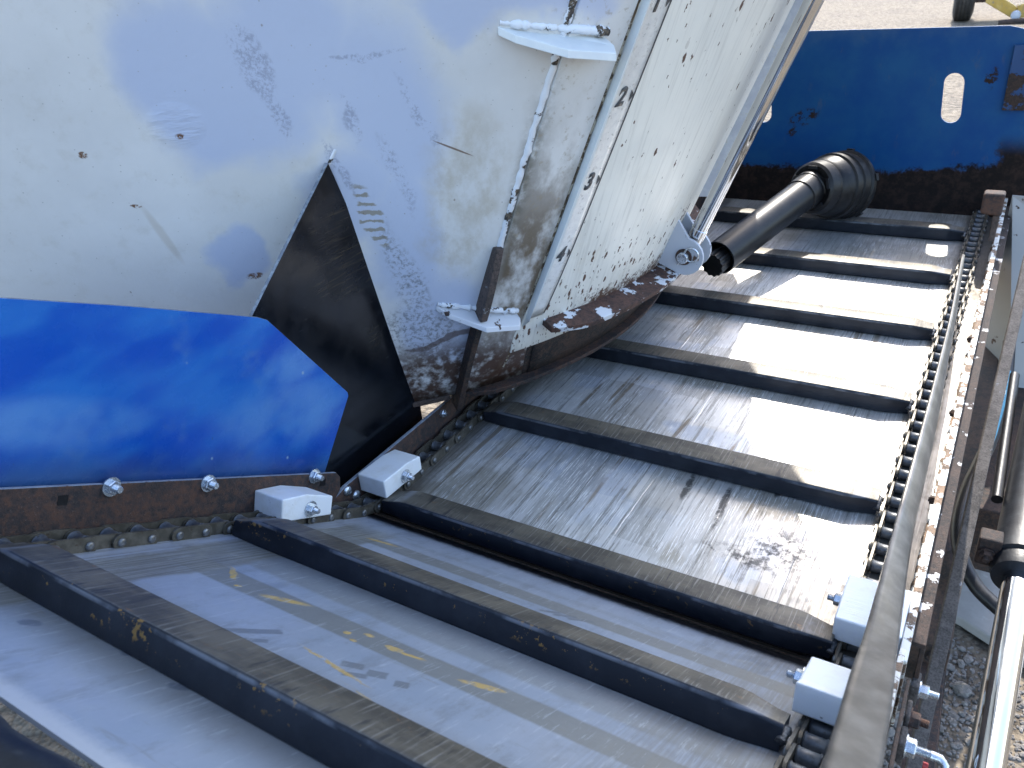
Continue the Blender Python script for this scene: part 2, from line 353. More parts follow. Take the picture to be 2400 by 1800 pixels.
def mk_floor_near():
    b = NB('grey_bed_steel', .36, .3)
    u, v, _ = b.sep(b.tc('UV')); p = b.geo()      # u across, v along travel
    n1 = b.noise(p, 7, 5); n2 = b.noise(p, 70, 6, .75)
    base = b.mix(b.ss(n1, .35, .68), (.34, .385, .455), (.40, .43, .485))
    wv = v+(n1-.5)*.012
    def band(a, c, e=.004): return b.ss(wv, a-e, a+e)*b.ss(wv, c+e, c-e)
    start = b.ss(u+(b.noise(p, 18, 3)-.5)*.05, .050, .075)
    # darker scuffed lanes lying across the bed
    lanes = orall([band(-.468, -.425, .003), band(-.395, -.33, .006)*.7, band(-.155, -.118)*1.0, band(-.095, -.085, .01)*.4, band(-.70, -.60, .03)*.75, band(-.595, -.55, .02)*.5])
    base = b.mix(lanes*(start*.8), base, (.205, .20, .175))
    # brushed lane beside the chain, streaked along the travel
    st = b.noise(b.map(b.comb(u, v, 0.0), (260, 5, 1)), 1.0, 4, .7)
    ue = u+(n2-.5)*.012+(b.noise(p, 9, 2)-.5)*.03
    side = b.ss(ue, .112, .100)*b.ss(v, -.06, -.12)
    base = b.mix(side*.88, base, b.mix(b.ss(st, .38, .62), (.175, .165, .135), (.31, .305, .275)))
    base = b.mix(b.ss(ue, .030, .018)*b.ss(st, .30, .55)*.8, base, (.42, .45, .52))
    rs = b.ss(u+(n1-.5)*.1, .55, .70)
    base = b.mix(rs*b.ss(st, .32, .60)*.7, base, (.23, .22, .195))
    # tread-like scuffs
    wu, wv2 = u+(n2-.5)*.006, v+(n2-.5)*.006
    tr = orall([b.rect(wu, wv2, cu, cv, hx, hy, an) for cu, cv, hx, hy, an in ((.262, -.548, .013, .0045, .95), (.277, -.530, .022, .006, .95), (.292, -.548, .012, .0045, .8), (.286, -.520, .010, .0035, .8), (.385, -.512, .011, .0065, .5), (.412, -.508, .010, .0075, .5), (.440, -.506, .007, .007, .5), (.40, -.527, .012, .005, .6), (.425, -.165, .014, .004, .7), (.445, -.160, .016, .004, .7), (.465, -.155, .018, .004, .7))])
    tr = tr*b.ss(n2+n1*.3, .40, .56)
    base = b.mix(tr*.75, base, (.19, .20, .21))
    # ochre feed smears
    yu, yv = u+(n2-.5)*.012, v+(n2-.5)*.012
    ye = orall([b.seg(yu, yv, (.468, -.450), (.512, -.434), .006, .4), b.ell(yu, yv, .384, -.445, .011, .006, .5), b.seg(yu, yv, (.39, -.447), (.42, -.440), .003, .7), b.seg(yu, yv, (.110, -.420), (.145, -.447), .0045, .6),
                b.seg(yu, yv, (.200, -.455), (.250, -.432), .006, .8), b.ell(yu, yv, .328, -.454, .005, .004, .5), b.ell(yu, yv, .345, -.44, .006, .004, .5), b.ell(yu, yv, .345, -.465, .004, .003, .5), b.ell(yu, yv, .165, -.458, .004, .003, .5), b.seg(yu, yv, (.09, -.135), (.14, -.126), .005, .7), b.seg(yu, yv, (.33, -.52), (.42, -.535), .003, .8), b.seg(yu, yv, (.42, -.55), (.55, -.58), .002, .9)])
    yn = b.ss(n2, .33, .52)
    base = b.mix(ye*yn*.9, base, (.52, .35, .11))
    # wet thumb marks near the top edge
    wm = orall([b.ell(u+(n2-.5)*.01, v+(n2-.5)*.01, cu, cv, a, c, .5, .5) for cu, cv, a, c in ((.11, -.63, .012, .007), (.155, -.69, .010, .007), (.255, -.66, .008, .005), (.33, -.665, .009, .006))])
    base = b.mix(wm*.6, base, (.10, .12, .16))
    base = b.mix(b.ss(b.noise(p, 30, 6, .75), .56, .72)*.35, base, (.22, .215, .195))
    base = b.mix(b.ss(b.noise(b.map(b.comb(u, v, 0.0), (6, 40, 1), (0, 0, R(8))), 1.0, 5, .7), .60, .70)*.4, base, (.24, .22, .17))
    hs_ = b.ss(b.noise(b.map(b.comb(u, v, 0.0), (9, 300, 1), (0, 0, R(-50))), 1.0, 3, .7), .70, .75)
    base = b.mix(hs_*.5, base, (.14, .14, .14))
    mt_ = b.noise(b.map(b.comb(u, v, 0.0), (30, 9, 1)), 1.0, 6, .75)
    base = b.mix(b.ss(mt_, .50, .66)*.35, base, (.20, .20, .195))
    base = b.mix(b.ss(b.noise(b.map(b.comb(u, v, 2.0), (200, 14, 1)), 1.0, 4, .75), .56, .66)*.4, base, (.56, .59, .63))
    # grease where the bed kinks
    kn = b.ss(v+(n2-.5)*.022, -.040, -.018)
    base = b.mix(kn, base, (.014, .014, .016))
    tip = b.ss(v+(n2-.5)*.015, -.752, -.768)
    base = b.mix(tip*.8, base, (.62, .62, .62))
    b.col(base); b.rough(.34+lanes*.12+b.ss(n2, .45, .7)*.14+ye*.3)
    b.bump(n2*.3+st*.25*side+ye*.6, .0010, .4)
    return b.m
MAT['floor_near'] = mk_floor_near()

def p_y(b, p): return b.sep(p)[1]
def mk_slat():
    b = NB('slat_steel', .42, .25)
    o = b.tc('Object'); x, y, z = b.sep(o); p = b.geo(); r = b.rnd()
    dark = b.mix(b.ss(b.noise(p, 20, 4), .4, .65), (.008, .0115, .019), (.018, .022, .031))
    top = b.ss(b.sep(b.tc('Normal'))[2]+(b.noise(p, 60, 3)-.5)*.15, .80, .90)
    v = b.comb(x+r*9, y, 0.0)
    st = b.noise(b.map(v, (260, 9, 1)), 1.0, 4, .72); big = b.noise(b.map(v, (10, 20, 1)), 1.0, 4, .6)
    wear = b.mix(b.ss(big, .36, .64), (.070, .062, .049), (.145, .126, .094))
    wear = b.mix(b.ss(st, .52, .66)*.8, wear, (.25, .235, .205))
    wear = b.mix(b.ss(b.noise(b.map(v, (26, 60, 1), loc=(3, 1, 0)), 1.0, 5, .7), .60, .70)*.75, wear, (.20, .115, .055))
    wear = b.mix(b.ss(b.noise(b.map(v, (60, 8, 1), loc=(7, 1, 0)), 1.0, 4, .7), .55, .64)*.8, wear, (.035, .034, .033))
    edgeb = b.ss(y.ab(), .0195, .0225)
    wear = b.mix(edgeb*.5, wear, (.10, .10, .10))
    base = b.mix(top, dark, wear)
    # ochre flecks on the flank
    fl = b.ss(b.noise(b.comb(x+r*5, y, z), 80, 4, .7)+(b.noise(b.comb(x+r*3, 0.0, 0.0), 7, 3)-.5)*.6, .62, .66)*(1.0-top)*b.ss(z, .003, .012)
    fl = fl*b.ss(p_y(b, p), -.30, -.42)
    base = b.mix(fl*.8, base, (.33, .19, .055))
    # pale corner line: highlight along the top edge painted in
    co = b.ss(z, .0215, .0235)*b.ss(z, .0275, .0255)*b.ss(b.noise(p, 18, 4), .40, .62)
    base = b.mix(co*.6, base, (.22, .23, .25))
    b.col(base); b.rough(.40+top*.08+fl*.4); b.metal(.25)
    b.bump(st*.5*top+b.noise(p, 260, 4)*.35+fl*.5, .0010, .5)
    return b.m
MAT['slat'] = mk_slat()

def simple(name, c1, c2, rough, metal, nsc=40, bump=.0006, amt=(.4, .65), third=None):
    b = NB(name, rough, metal); p = b.geo()
    n = b.noise(p, nsc, 5, .65)
    base = b.mix(b.ss(n, *amt), c1, c2)
    if third: base = b.mix(b.ss(b.noise(p, nsc*2.3, 5, .7), .56, .68), base, third)
    b.col(base); b.rough(rough+(n-.5)*.2)
    if bump: b.bump(b.noise(p, nsc*5, 4, .7), bump, .6)
    return b.m
MAT['chain'] = simple('chain_steel', (.075, .066, .050), (.13, .115, .090), .42, .3, 60, .0005, third=(.07, .05, .032))
MAT['roller'] = simple('roller_steel', (.075, .080, .088), (.125, .128, .130), .38, .25, 80, .0003, third=(.055, .045, .035))
MAT['pin'] = simple('pin_steel', (.14, .14, .14), (.24, .24, .235), .32, .6, 120, .0002)
MAT['zinc'] = simple('zinc_plated', (.52, .56, .60), (.70, .73, .76), .26, .85, 150, .0003)
MAT['bare_lit_edge'] = simple('worn_edge_highlight', (.16, .18, .22), (.30, .33, .37), .4, .3, 90, .0004, third=(.12, .12, .12))  # worn edge tone, with the pale edge highlight painted in
MAT['rail_edge'] = simple('rail_sky_highlight', (.30, .33, .38), (.42, .46, .52), .4, .2, 60, .0006, third=(.10, .07, .06))  # pale blue sky highlight painted onto the upward rail faces
MAT['steel_weld'] = simple('weld_bead', (.03, .032, .036), (.16, .16, .16), .35, .5, 140, .0015)
MAT['weld_rust'] = simple('orange_weld_scale', (.06, .035, .022), (.22, .12, .045), .6, .1, 60, .002, third=(.03, .025, .02))
MAT['weldpaint'] = mk_rust('painted_weld', (.06, .05, .045), (.2, .15, .1), (.03, .028, .026), (.68, .70, .74), .42, 1.8, .6)
def mk_uhmw():
    b = NB('white_plastic_block', .42); p = b.geo()
    n = b.noise(p, 22, 5, .7); st = b.noise(b.map(p, (30, 300, 200)), 1.0, 4, .7)
    base = b.mix(b.ss(n, .45, .7)*.35, (.84, .85, .85), (.62, .57, .46))
    base = b.mix(b.ss(b.noise(p, 70, 5, .75), .66, .72)*.8, base, (.12, .10, .08))
    b.col(base); b.setin('Subsurface Weight', .25); b.p.inputs['Subsurface Radius'].default_value = (.012, .012, .014); b.p.inputs['Subsurface Scale'].default_value = .5
    b.bump(st*.7+n*.5, .0012, .5); b.rough(.40)
    return b.m
MAT['uhmw'] = mk_uhmw()
def mk_strip():
    b = NB('thin_galvanised_strip', .35, .5); p = b.geo()
    n = b.noise(p, 30, 4); st = b.noise(b.map(p, (60, 2, 60)), 1.0, 3)
    b.col(b.mix(b.ss(n, .35, .7), (.095, .088, .08), (.16, .15, .138))); b.rough(.36+b.ss(st, .4, .7)*.12)
    b.bump(b.noise(b.map(p, (1, .15, 1)), 40, 2), .001, .25)
    return b.m
MAT['strip'] = mk_strip()
MAT['decal'] = simple('brushed_aluminium_decal', (.74, .73, .71), (.82, .81, .78), .30, .3, 55, .0004, third=(.56, .54, .51))
MAT['pale'] = simple('pale_grey_paint', (.62, .65, .66), (.68, .70, .69), .45, 0, 26, .0004)
MAT['ink'] = simple('dark_grey_ink', (.045, .048, .052), (.07, .07, .075), .5, 0, 120, 0)
MAT['ink_pale'] = simple('faded_line_ink', (.22, .23, .24), (.34, .34, .34), .5, 0, 120, 0)
MAT['chrome'] = simple('chromed_rod', (.62, .63, .64), (.68, .68, .68), .07, 1.0, 14, 0)
MAT['cylpaint'] = simple('black_cylinder_paint', (.007, .008, .011), (.014, .017, .022), .42, .05, 30, .0006, third=(.025, .028, .032))
MAT['plastic'] = simple('black_guard_plastic', (.005, .005, .006), (.012, .012, .013), .40, 0, 34, .0006, third=(.018, .018, .019))
MAT['tube'] = simple('black_guard_tube', (.006, .007, .009), (.011, .013, .016), .38, 0, 20, .0003)
MAT['tube'].node_tree.nodes['Principled BSDF'].inputs['Specular IOR Level'].default_value = .25
MAT['plastic'].node_tree.nodes['Principled BSDF'].inputs['Specular IOR Level'].default_value = .3
MAT['hose'] = simple('hose_rubber', (.010, .011, .013), (.018, .019, .022), .4, 0, 60, .0005)
MAT['hoseblue'] = simple('blue_hose_print', (.02, .14, .24), (.03, .18, .30), .5, 0, 90, 0)
MAT['print'] = simple('pale_print', (.45, .55, .60), (.5, .6, .62), .5, 0, 90, 0)
MAT['clevis'] = simple('grey_white_clevis_paint', (.44, .46, .52), (.54, .56, .60), .42, 0, 24, .0006, third=(.50, .49, .46))
MAT['tyre'] = simple('tyre_rubber', (.030, .029, .028), (.055, .052, .048), .8, 0, 14, .002, third=(.09, .082, .07))
MAT['yellow'] = simple('yellow_machine_paint', (.50, .30, .05), (.58, .38, .10), .55, 0, 10, .001, third=(.30, .22, .12))
MAT['brown'] = simple('brown_axle_paint', (.10, .065, .05), (.17, .12, .09), .7, 0, 12, .002)
MAT['redcap'] = simple('red_plastic_cap', (.35, .02, .02), (.42, .03, .03), .4, 0, 60, 0)
MAT['concrete'] = simple('pale_concrete', (.26, .25, .235), (.31, .30, .285), .85, 0, 9, .0015, third=(.36, .35, .335))
def mk_ground():
    b = NB('gravel_yard', .9); p = b.geo()
    v, vc = b.voro(p, 26); c = b.sep(vc)
    v2, vc2 = b.voro(p, 75); c2 = b.sep(vc2)
    base = b.mix(c[0], (.12, .093, .064), (.21, .172, .125))
    base = b.mix(b.ss(v2, .1, .5)*.45, base, b.mix(c2[1], (.08, .066, .05), (.23, .195, .15)))
    base = b.mix(b.ss(v, .50, .75)*.75, base, (.05, .04, .03))
    base = b.mix(b.ss(b.noise(p, 1.2, 5), .4, .7)*.4, base, (.19, .155, .11))
    base = b.mix(b.ss(b.noise(p, 16, 6, .8), .52, .62)*.75, base, (.045, .036, .026))
    b.col(base); b.bump((1.0-v)*1.0+(1.0-v2)*.35, .02, .9)
    return b.m
MAT['ground'] = mk_ground()
def mk_stone():
    b = NB('gravel_stone', .85); p = b.geo()
    v, vc = b.voro(p, 60); c = b.sep(vc)
    base = b.mix(c[0], (.09, .082, .074), (.22, .20, .18))
    base = b.mix(b.ss(b.noise(p, 120, 4), .5, .7)*.5, base, (.36, .33, .30))
    b.col(base); b.bump(b.noise(p, 200, 4), .002, .6)
    return b.m
MAT['stone'] = mk_stone()

# ------------------------------------------------------------------ mesh helpers
def wloc(o):
    v = Vector((0, 0, 0))
    while o: v += Vector(o.location); o = o.parent
    return v
def lab(o, label=None, cat=None, group=None, kind=None):
    if label: o['label'] = label
    if cat: o['category'] = cat
    if group: o['group'] = group
    if kind: o['kind'] = kind
    return o
def thing(name, loc, label, cat, group=None):
    o = bpy.data.objects.new(name, None); COL.objects.link(o); o.location = loc; o.empty_display_size = .05
    return lab(o, label, cat, group)
class MB:
    def __init__(s): s.v = []; s.f = []; s.uv = []
    def add(s, vs, fs, uvs=None):
        o = len(s.v); s.v += [Vector(v) for v in vs]; s.f += [tuple(i+o for i in f) for f in fs]
        s.uv += uvs if uvs else [(0, 0)]*len(vs)
        return s
    def hexa(s, c):                       # 8 corners: bottom 4 ccw, top 4
        return s.add(c, [(3, 2, 1, 0), (4, 5, 6, 7), (0, 1, 5, 4), (1, 2, 6, 5), (2, 3, 7, 6), (3, 0, 4, 7)])
    def box(s, a, b):
        x0, y0, z0 = a; x1, y1, z1 = b
        return s.hexa([(x0, y0, z0), (x1, y0, z0), (x1, y1, z0), (x0, y1, z0), (x0, y0, z1), (x1, y0, z1), (x1, y1, z1), (x0, y1, z1)])
    def prism(s, poly, vec):
        n = len(poly); P = [Vector(p) for p in poly]; Q = [p+Vector(vec) for p in P]
        return s.add(P+Q, [tuple(range(n))[::-1], tuple(range(n, 2*n))]+[(i, (i+1) % n, n+(i+1) % n, n+i) for i in range(n)])
    def lathe(s, a, ax, prof, n=20, cap=True):   # prof: (t along axis, radius)
        a, ax = Vector(a), Vector(ax).normalized()
        u = ax.orthogonal().normalized(); w_ = ax.cross(u)
        vs = []; fs = []
        for t, r in prof:
            for i in range(n):
                th = 2*math.pi*i/n; vs.append(a+ax*t+(u*math.cos(th)+w_*math.sin(th))*r)
        for k in range(len(prof)-1):
            for i in range(n):
                j = (i+1) % n; fs.append((k*n+i, k*n+j, (k+1)*n+j, (k+1)*n+i))
        if cap:
            fs.append(tuple(range(n))[::-1]); fs.append(tuple((len(prof)-1)*n+i for i in range(n)))
        return s.add(vs, fs)
    def tube(s, pts, r, n=10, rf=None):
        pts = [Vector(p) for p in pts]; vs = []; fs = []; pu = None
        for k, p in enumerate(pts):
            t = (pts[min(k+1, len(pts)-1)]-pts[max(k-1, 0)]).normalized()
            u = (pu-t*pu.dot(t)).normalized() if pu else t.orthogonal().normalized()
            pu = u; w_ = t.cross(u); rr = rf(k) if rf else r
            for i in range(n):
                th = 2*math.pi*i/n; vs.append(p+(u*math.cos(th)+w_*math.sin(th))*rr)
        for k in range(len(pts)-1):
            for i in range(n):
                j = (i+1) % n; fs.append((k*n+i, k*n+j, (k+1)*n+j, (k+1)*n+i))
        fs.append(tuple(range(n))[::-1]); fs.append(tuple((len(pts)-1)*n+i for i in range(n)))
        return s.add(vs, fs)
    def grid(s, f, nu, nv, uvf=None):
        vs = []; uv = []
        for i in range(nu+1):
            for j in range(nv+1):
                vs.append(f(i/nu, j/nv)); uv.append(uvf(i/nu, j/nv) if uvf else (0, 0))
        w_ = nv+1
        return s.add(vs, [(i*w_+j, (i+1)*w_+j, (i+1)*w_+j+1, i*w_+j+1) for i in range(nu) for j in range(nv)], uv)
    def mesh(s, name, off=Vector((0, 0, 0)), smooth=None):
        me = bpy.data.meshes.new(name); me.from_pydata([v-off for v in s.v], [], s.f)
        ul = me.uv_layers.new(name='UVMap')
        for l in me.loops: ul.data[l.index].uv = s.uv[l.vertex_index]
        bm = bmesh.new(); bm.from_mesh(me); bmesh.ops.recalc_face_normals(bm, faces=bm.faces); bm.to_mesh(me); bm.free()
        if smooth is not None:
            for p in me.polygons: p.use_smooth = True
            me.set_sharp_from_angle(angle=R(smooth))
        me.update(); return me
    def build(s, name, mat, parent=None, bevel=0, smooth=None, solid=0, seg=2, off=-1.0):
        base = wloc(parent) if parent else Vector((0, 0, 0))
        me = s.mesh(name, base, smooth); me.materials.append(MAT[mat] if isinstance(mat, str) else mat)
        o = bpy.data.objects.new(name, me); COL.objects.link(o)
        if parent: o.parent = parent
        if solid:
            md = o.modifiers.new('thick', 'SOLIDIFY'); md.thickness = solid; md.offset = off
        if bevel:
            md = o.modifiers.new('edge', 'BEVEL'); md.width = bevel; md.segments = seg; md.limit_method = 'ANGLE'; md.angle_limit = R(40)
        return o
def link(name, me, parent, loc, rx=0, rz=0):
    o = bpy.data.objects.new(name, me); COL.objects.link(o); o.parent = parent
    o.location = Vector(loc)-wloc(parent); o.rotation_euler = (rx, 0, rz); return o

# ------------------------------------------------------------------ layout constants (metres; Y along the conveyor)
A, YB, W, PITCH = .5532, -.3557, .753, .0414
RB = .2; TB = RB*math.tan(A/2)
def path(s):                       # chain line: y, z, slope angle
    if s < -TB: return YB+s*math.cos(A), -s*math.sin(A), A
    if s > TB: return YB+s, 0.0, 0.0
    th = A-(s+TB)/(2*TB)*A
    return YB+TB-RB*math.sin(th), RB-RB*math.cos(th), th
def NP(x, s, h):                   # point on the inclined bed: across, along, above
    return Vector((x, YB+s*math.cos(A)+h*math.sin(A), -s*math.sin(A)+h*math.cos(A)))
GZ = -.70

# ------------------------------------------------------------------ ground
g = MB().box((-60, -40, GZ-.3), (60, 120, GZ)).build('ground', 'ground'); lab(g, 'sunlit tan gravel yard', 'ground', kind='structure')
pad = MB().prism([(.60, .66, GZ+.004), (.93, .535, GZ+.004), (1.30, .33, GZ+.004), (1.9, .9, GZ+.004), (1.0, 1.9, GZ+.004)], (0, 0, .03)).build('concrete_pad', 'concrete', bevel=.006)
lab(pad, 'pale concrete pad in the gravel beside the conveyor', 'pavement', kind='structure')
# stones
st = MB(); ico = bmesh.new(); bmesh.ops.create_icosphere(ico, subdivisions=1, radius=1)
iv = [v.co.copy() for v in ico.verts]; ifc = [tuple(v.index for v in f.verts) for f in ico.faces]; ico.free()
for i in range(9000):
    x, y = random.uniform(.74, 1.35), random.uniform(-.55, .62)
    if y > .50-(x-.93)*.55 and y > .3: continue
    r = .0025+.004*random.random()**2+(.006 if random.random() < .06 else 0)+(.012 if random.random() < .008 else 0)
    sx, sy, sz_ = r*random.uniform(.8, 1.5), r*random.uniform(.7, 1.1), r*random.uniform(.45, .8); a = random.random()*6.28
    sd = Vector((random.random()*50, random.random()*50, 0))
    vs = []
    for v in iv:
        k = 1+.35*mnoise.noise(v*1.4+sd)
        q = Vector((v.x*sx*k, v.y*sy*k, v.z*sz_*k)); vs.append(Vector((q.x*math.cos(a)-q.y*math.sin(a)+x, q.x*math.sin(a)+q.y*math.cos(a)+y, q.z+GZ+sz_*.35)))
    st.add(vs, ifc)
so_ = st.build('gravel_stones', 'stone'); lab(so_, 'loose grey gravel stones on the ground beside the conveyor', 'gravel', kind='stuff')

# ------------------------------------------------------------------ mixer tub surface
CX, CY, PH0, R0 = -.601, .409, R(-50), .745
def kk(phi):
    t = min(1, max(0, (math.degrees(phi)+50)/20)); t = t*t*(3-2*t); return .33+.12*t
def TP(s, z, off=0.0):
    if s < 0:
        r = R0+.33*(z-.08)+off
        return Vector((CX+r*math.cos(PH0)-s*-math.sin(PH0)*-1*-1, CY, 0)) if False else Vector((CX+r*math.cos(PH0)+s*-math.sin(PH0), CY+r*math.sin(PH0)+s*math.cos(PH0), z))
    ph = PH0+s/.9; r = R0+kk(ph)*(z-.08)+off
    return Vector((CX+r*math.cos(ph), CY+r*math.sin(ph), z))
def sphi(deg): return (R(deg)-PH0)*.9
def seam(z): return .168+(z-.077)*.21 if z < .42 else .240+(z-.42)*.165       # seam line, s as a function of height
def rline(z): return .270+.128*((z-.10)/.66)**.72 if z > .1 else .27                # gap beside the door guide
def dline(z): return .338+.110*((z-.20)/.56)**.62 if z > .2 else .338               # black decal line

tub = thing('mixer_tub', (CX, CY, 0), 'large white flared mixer tub with scuffed touch-up paint patches', 'mixer tub')
S0, S1 = -1.6, sphi(200)
def tubf(i, j):
    return TP(S0+(S1-S0)*i, .08+1.95*j)
tw = MB().grid(tubf, 220, 60, lambda i, j: (S0+(S1-S0)*i, .08+1.95*j)).build('tub_wall', 'tub', tub, smooth=60, solid=.006, off=1.0)
# far closing wall of the tub (oval body)
def backf(i, j):
    a, c = TP(S1, .08+1.95*j), TP(S0, .08+1.95*j); p = a.lerp(c, i); d = Vector((-(c-a).y, (c-a).x, 0)).normalized()
    return p-d*(.55*math.sin(i*math.pi)) if False else p+Vector((-.5*math.sin(i*math.pi), 0, 0))
MB().grid(backf, 20, 4).build('back_wall', 'tub', tub, smooth=60)
fp = [TP(S1*i/60, .074, -.004) for i in range(61)]+[TP(S0*(1-i/12), .074, -.004) for i in range(12)]
MB().prism(fp, (0, 0, .004)).build('tub_floor', 'rust_dark', tub)
# bottom flange ring
def ring(s0, s1, z0, z1, o0, o1, n=60):
    mb = MB(); P = []
    for i in range(n+1):
        s = s0+(s1-s0)*i/n
        P.append([TP(s, z0, o0(i/n)), TP(s, z0, o1(i/n)), TP(s, z1, o1(i/n)), TP(s, z1, o0(i/n))])
    vs = [v for q in P for v in q]; fs = []
    for i in range(n):
        for k in range(4): fs.append((i*4+k, i*4+(k+1) % 4, i*4+4+(k+1) % 4, i*4+4+k))
    fs += [(3, 2, 1, 0), tuple(n*4+k for k in range(4))]
    return mb.add(vs, fs)
fl = ring(sphi(-39.5), sphi(120), .066, .078, lambda t: -.03, lambda t: .034*min(1, t*22+.2)).build('bottom_flange', 'rust', tub, bevel=.002)
ring(-.5, sphi(-40.5), .070, .082, lambda t: -.03, lambda t: .012).build('bottom_flange', 'rust_grey', tub, bevel=.002)
# added unseen plate beyond the tub, shaped to cast the bed's shadow edge
MB().prism([Vector((-.62, 1.44, .58)), Vector((.150, 1.44, .58)), Vector((.176, 1.43, .64)), Vector((.236, 1.40, .80)), Vector((.228, 1.40, 1.05)), Vector((.306, 1.39, 1.2)), Vector((.33, 1.38, 1.5)), Vector((-.62, 1.44, 1.5))], (0, .006, 0)).build('shadow_plate', 'white_worn', tub)
# rib standing on the seam, upper and lower half
def barpath(z0, z1, o0, o1, w, n=14, ds=0.0):
    mb = MB(); vs = []; fs = []
    for i in range(n+1):
        z = z0+(z1-z0)*i/n; s = seam(z)+ds; k = i/n
        oo = o1(k)
        vs += [TP(s-w/2, z, o0), TP(s-w/2, z, oo), TP(s+w/2, z, oo), TP(s+w/2, z, o0)]
    for i in range(n):
        for q in range(4): fs.append((i*4+q, i*4+(q+1) % 4, i*4+4+(q+1) % 4, i*4+4+q))
    fs += [(3, 2, 1, 0), tuple(n*4+q for q in range(4))]
    return mb.add(vs, fs)
barpath(.272, .412, -.004, lambda k: .044-.022*k*k, .013).build('rib', 'rust_grey', tub, bevel=.0015)
barpath(.050, .262, -.004, lambda k: .036, .013).build('rib', 'rust_dark', tub, bevel=.0015)
MB().tube([TP(seam(.41)-.012+.006*i, .409+.004*math.sin(i), .006) for i in range(5)], .008, 8, lambda k: .007+.003*mnoise.noise(Vector((k, 8, 5)))).build('weld_bead', 'weldpaint', tub, smooth=80) if False else None
# lumpy weld bead up the seam
def bead(zs, ds, off, r, mat, amp=.35):
    pts = [TP(seam(z)+ds+.002*mnoise.noise(Vector((z*60, ds*9, 0))), z, off) for z in zs]
    return MB().tube(pts, r, 8, lambda k: r*(1+amp*mnoise.noise(Vector((k*.9, ds*50, 3)))+.08*math.sin(k*1.9))).build('weld_bead', mat, tub, smooth=80)
bead([.41+(2.0-.41)*i/220 for i in range(221)], .006, .004, .0062, 'weldpaint', .5)
bead([.06+.34*i/110 for i in range(111)], .006, .001, .0035, 'rust_dark', .2)
bead([.06+.34*i/110 for i in range(111)], -.006, .001, .0035, 'rust_dark', .2)
# guide strip beside the door (raised flat bar) and pale strip
def strip(name, f0, f1, z0, z1, off, th, mat, n=70, m_=4, parent=None, bev=.0012):
    def fn(i, j):
        z = z0+(z1-z0)*j; a, c = f0(z), f1(z); return TP(a+(c-a)*i, z, off+th)
    def uvf(i, j):
        z = z0+(z1-z0)*j; a, c = f0(z), f1(z); return (a+(c-a)*i, z)
    return MB().grid(fn, m_, n, uvf).build(name, mat, parent or tub, smooth=50, solid=th+.004, off=-1.0, bevel=bev)
strip('door_frame', lambda z: seam(z)+.012, lambda z: rline(z)-.004, .10, 2.0, 0, .011, 'tub')
strip('door_guide', lambda z: rline(z)+.002, lambda z: dline(z)-.046, .16, 2.0, 0, .010, 'pale')
# brown caulk in the joint between the two
pts = [TP(rline(z), z, .006+.001*mnoise.noise(Vector((z*80, 1, 0)))) for z in [.12+1.5*i/160 for i in range(161)]]
MB().tube(pts, .003, 6, lambda k: .0030+.0020*mnoise.noise(Vector((k*.7, 9, 2)))).build('joint_caulk', 'caulk', tub, smooth=80)
# gusset plates welded across the seam
def gusset(sA, zA, sB, zB, th, prof, mat, label=None):
    top = []; 
    n = 12
    inner = [TP(sA+(sB-sA)*i/n, zA+(zB-zA)*i/n, -.003) for i in range(n+1)]
    outer = [TP(sA+(sB-sA)*t, zA+(zB-zA)*t-.42*o, o) for t, o in prof][::-1]
    P = inner+outer
    o = MB().prism(P, (0, 0, th)).build('gusset_plate', mat, tub, bevel=.0012)
    if label: o['label'] = label
    pts = [TP(sA+(sB-sA)*i/50, zA+(zB-zA)*i/50+th-.002, .006+.008*min(1, max(0, (sA+(sB-sA)*i/50-seam(zA)-.006)/.01))) for i in range(51)]
    MB().tube([q_+Vector((0, 0, .002)) for q_ in pts], .0055, 8, lambda k: .0055*(1+.75*mnoise.noise(Vector((k*.55, zA*30, 1)))+.3*mnoise.noise(Vector((k*1.7, zA*11, 4))))).build('weld', 'weldpaint', o, smooth=80)
gusset(.222, .748, .356, .718, .011, [(-.02, .012), (.08, .030), (.45, .060), (.93, .062), (1.0, .040)], 'pale', 'white upper gusset plate')
gusset(.134, .302, .292, .252, .010, [(-.02, .010), (.10, .028), (.48, .058), (.93, .050), (1.0, .03)], 'white_chip', 'chipped lower gusset plate')

# ------------------------------------------------------------------ discharge door
door = thing('discharge_door', TP(sphi(-8), .08), 'curved white sliding door of the tub, chipped and rusting low down', 'door')
DS0, DS1 = None, sphi(34)
def doorf(i, j):
    z = .155+1.45*j; a = dline(z)-.048; s = a+(DS1-a)*i; return TP(s, z, .012)
def dooruv(i, j):
    z = .155+1.45*j; a = dline(z)-.048; return (a+(DS1-a)*i, z)
MB().grid(doorf, 60, 60, dooruv).build('door_panel', 'door', door, smooth=60, solid=.010, off=-1.0, bevel=.001)
def skirt(i, j):
    s = sphi(-27.5)+(sphi(40)-sphi(-27.5))*i; return TP(s, .07+.10*j, .006)
MB().grid(skirt, 40, 3).build('skirt', 'rust_dark', door, smooth=60, solid=.004, off=1.0)
MB().grid(lambda i, j: TP(sphi(-33)+.09*i, .078+.12*j, .0025+.001*i), 10, 8, lambda i, j: (sphi(-33)+.09*i, .078+.12*j)).build('skirt', 'rust_dark', tub, smooth=60, solid=.003, off=1.0)
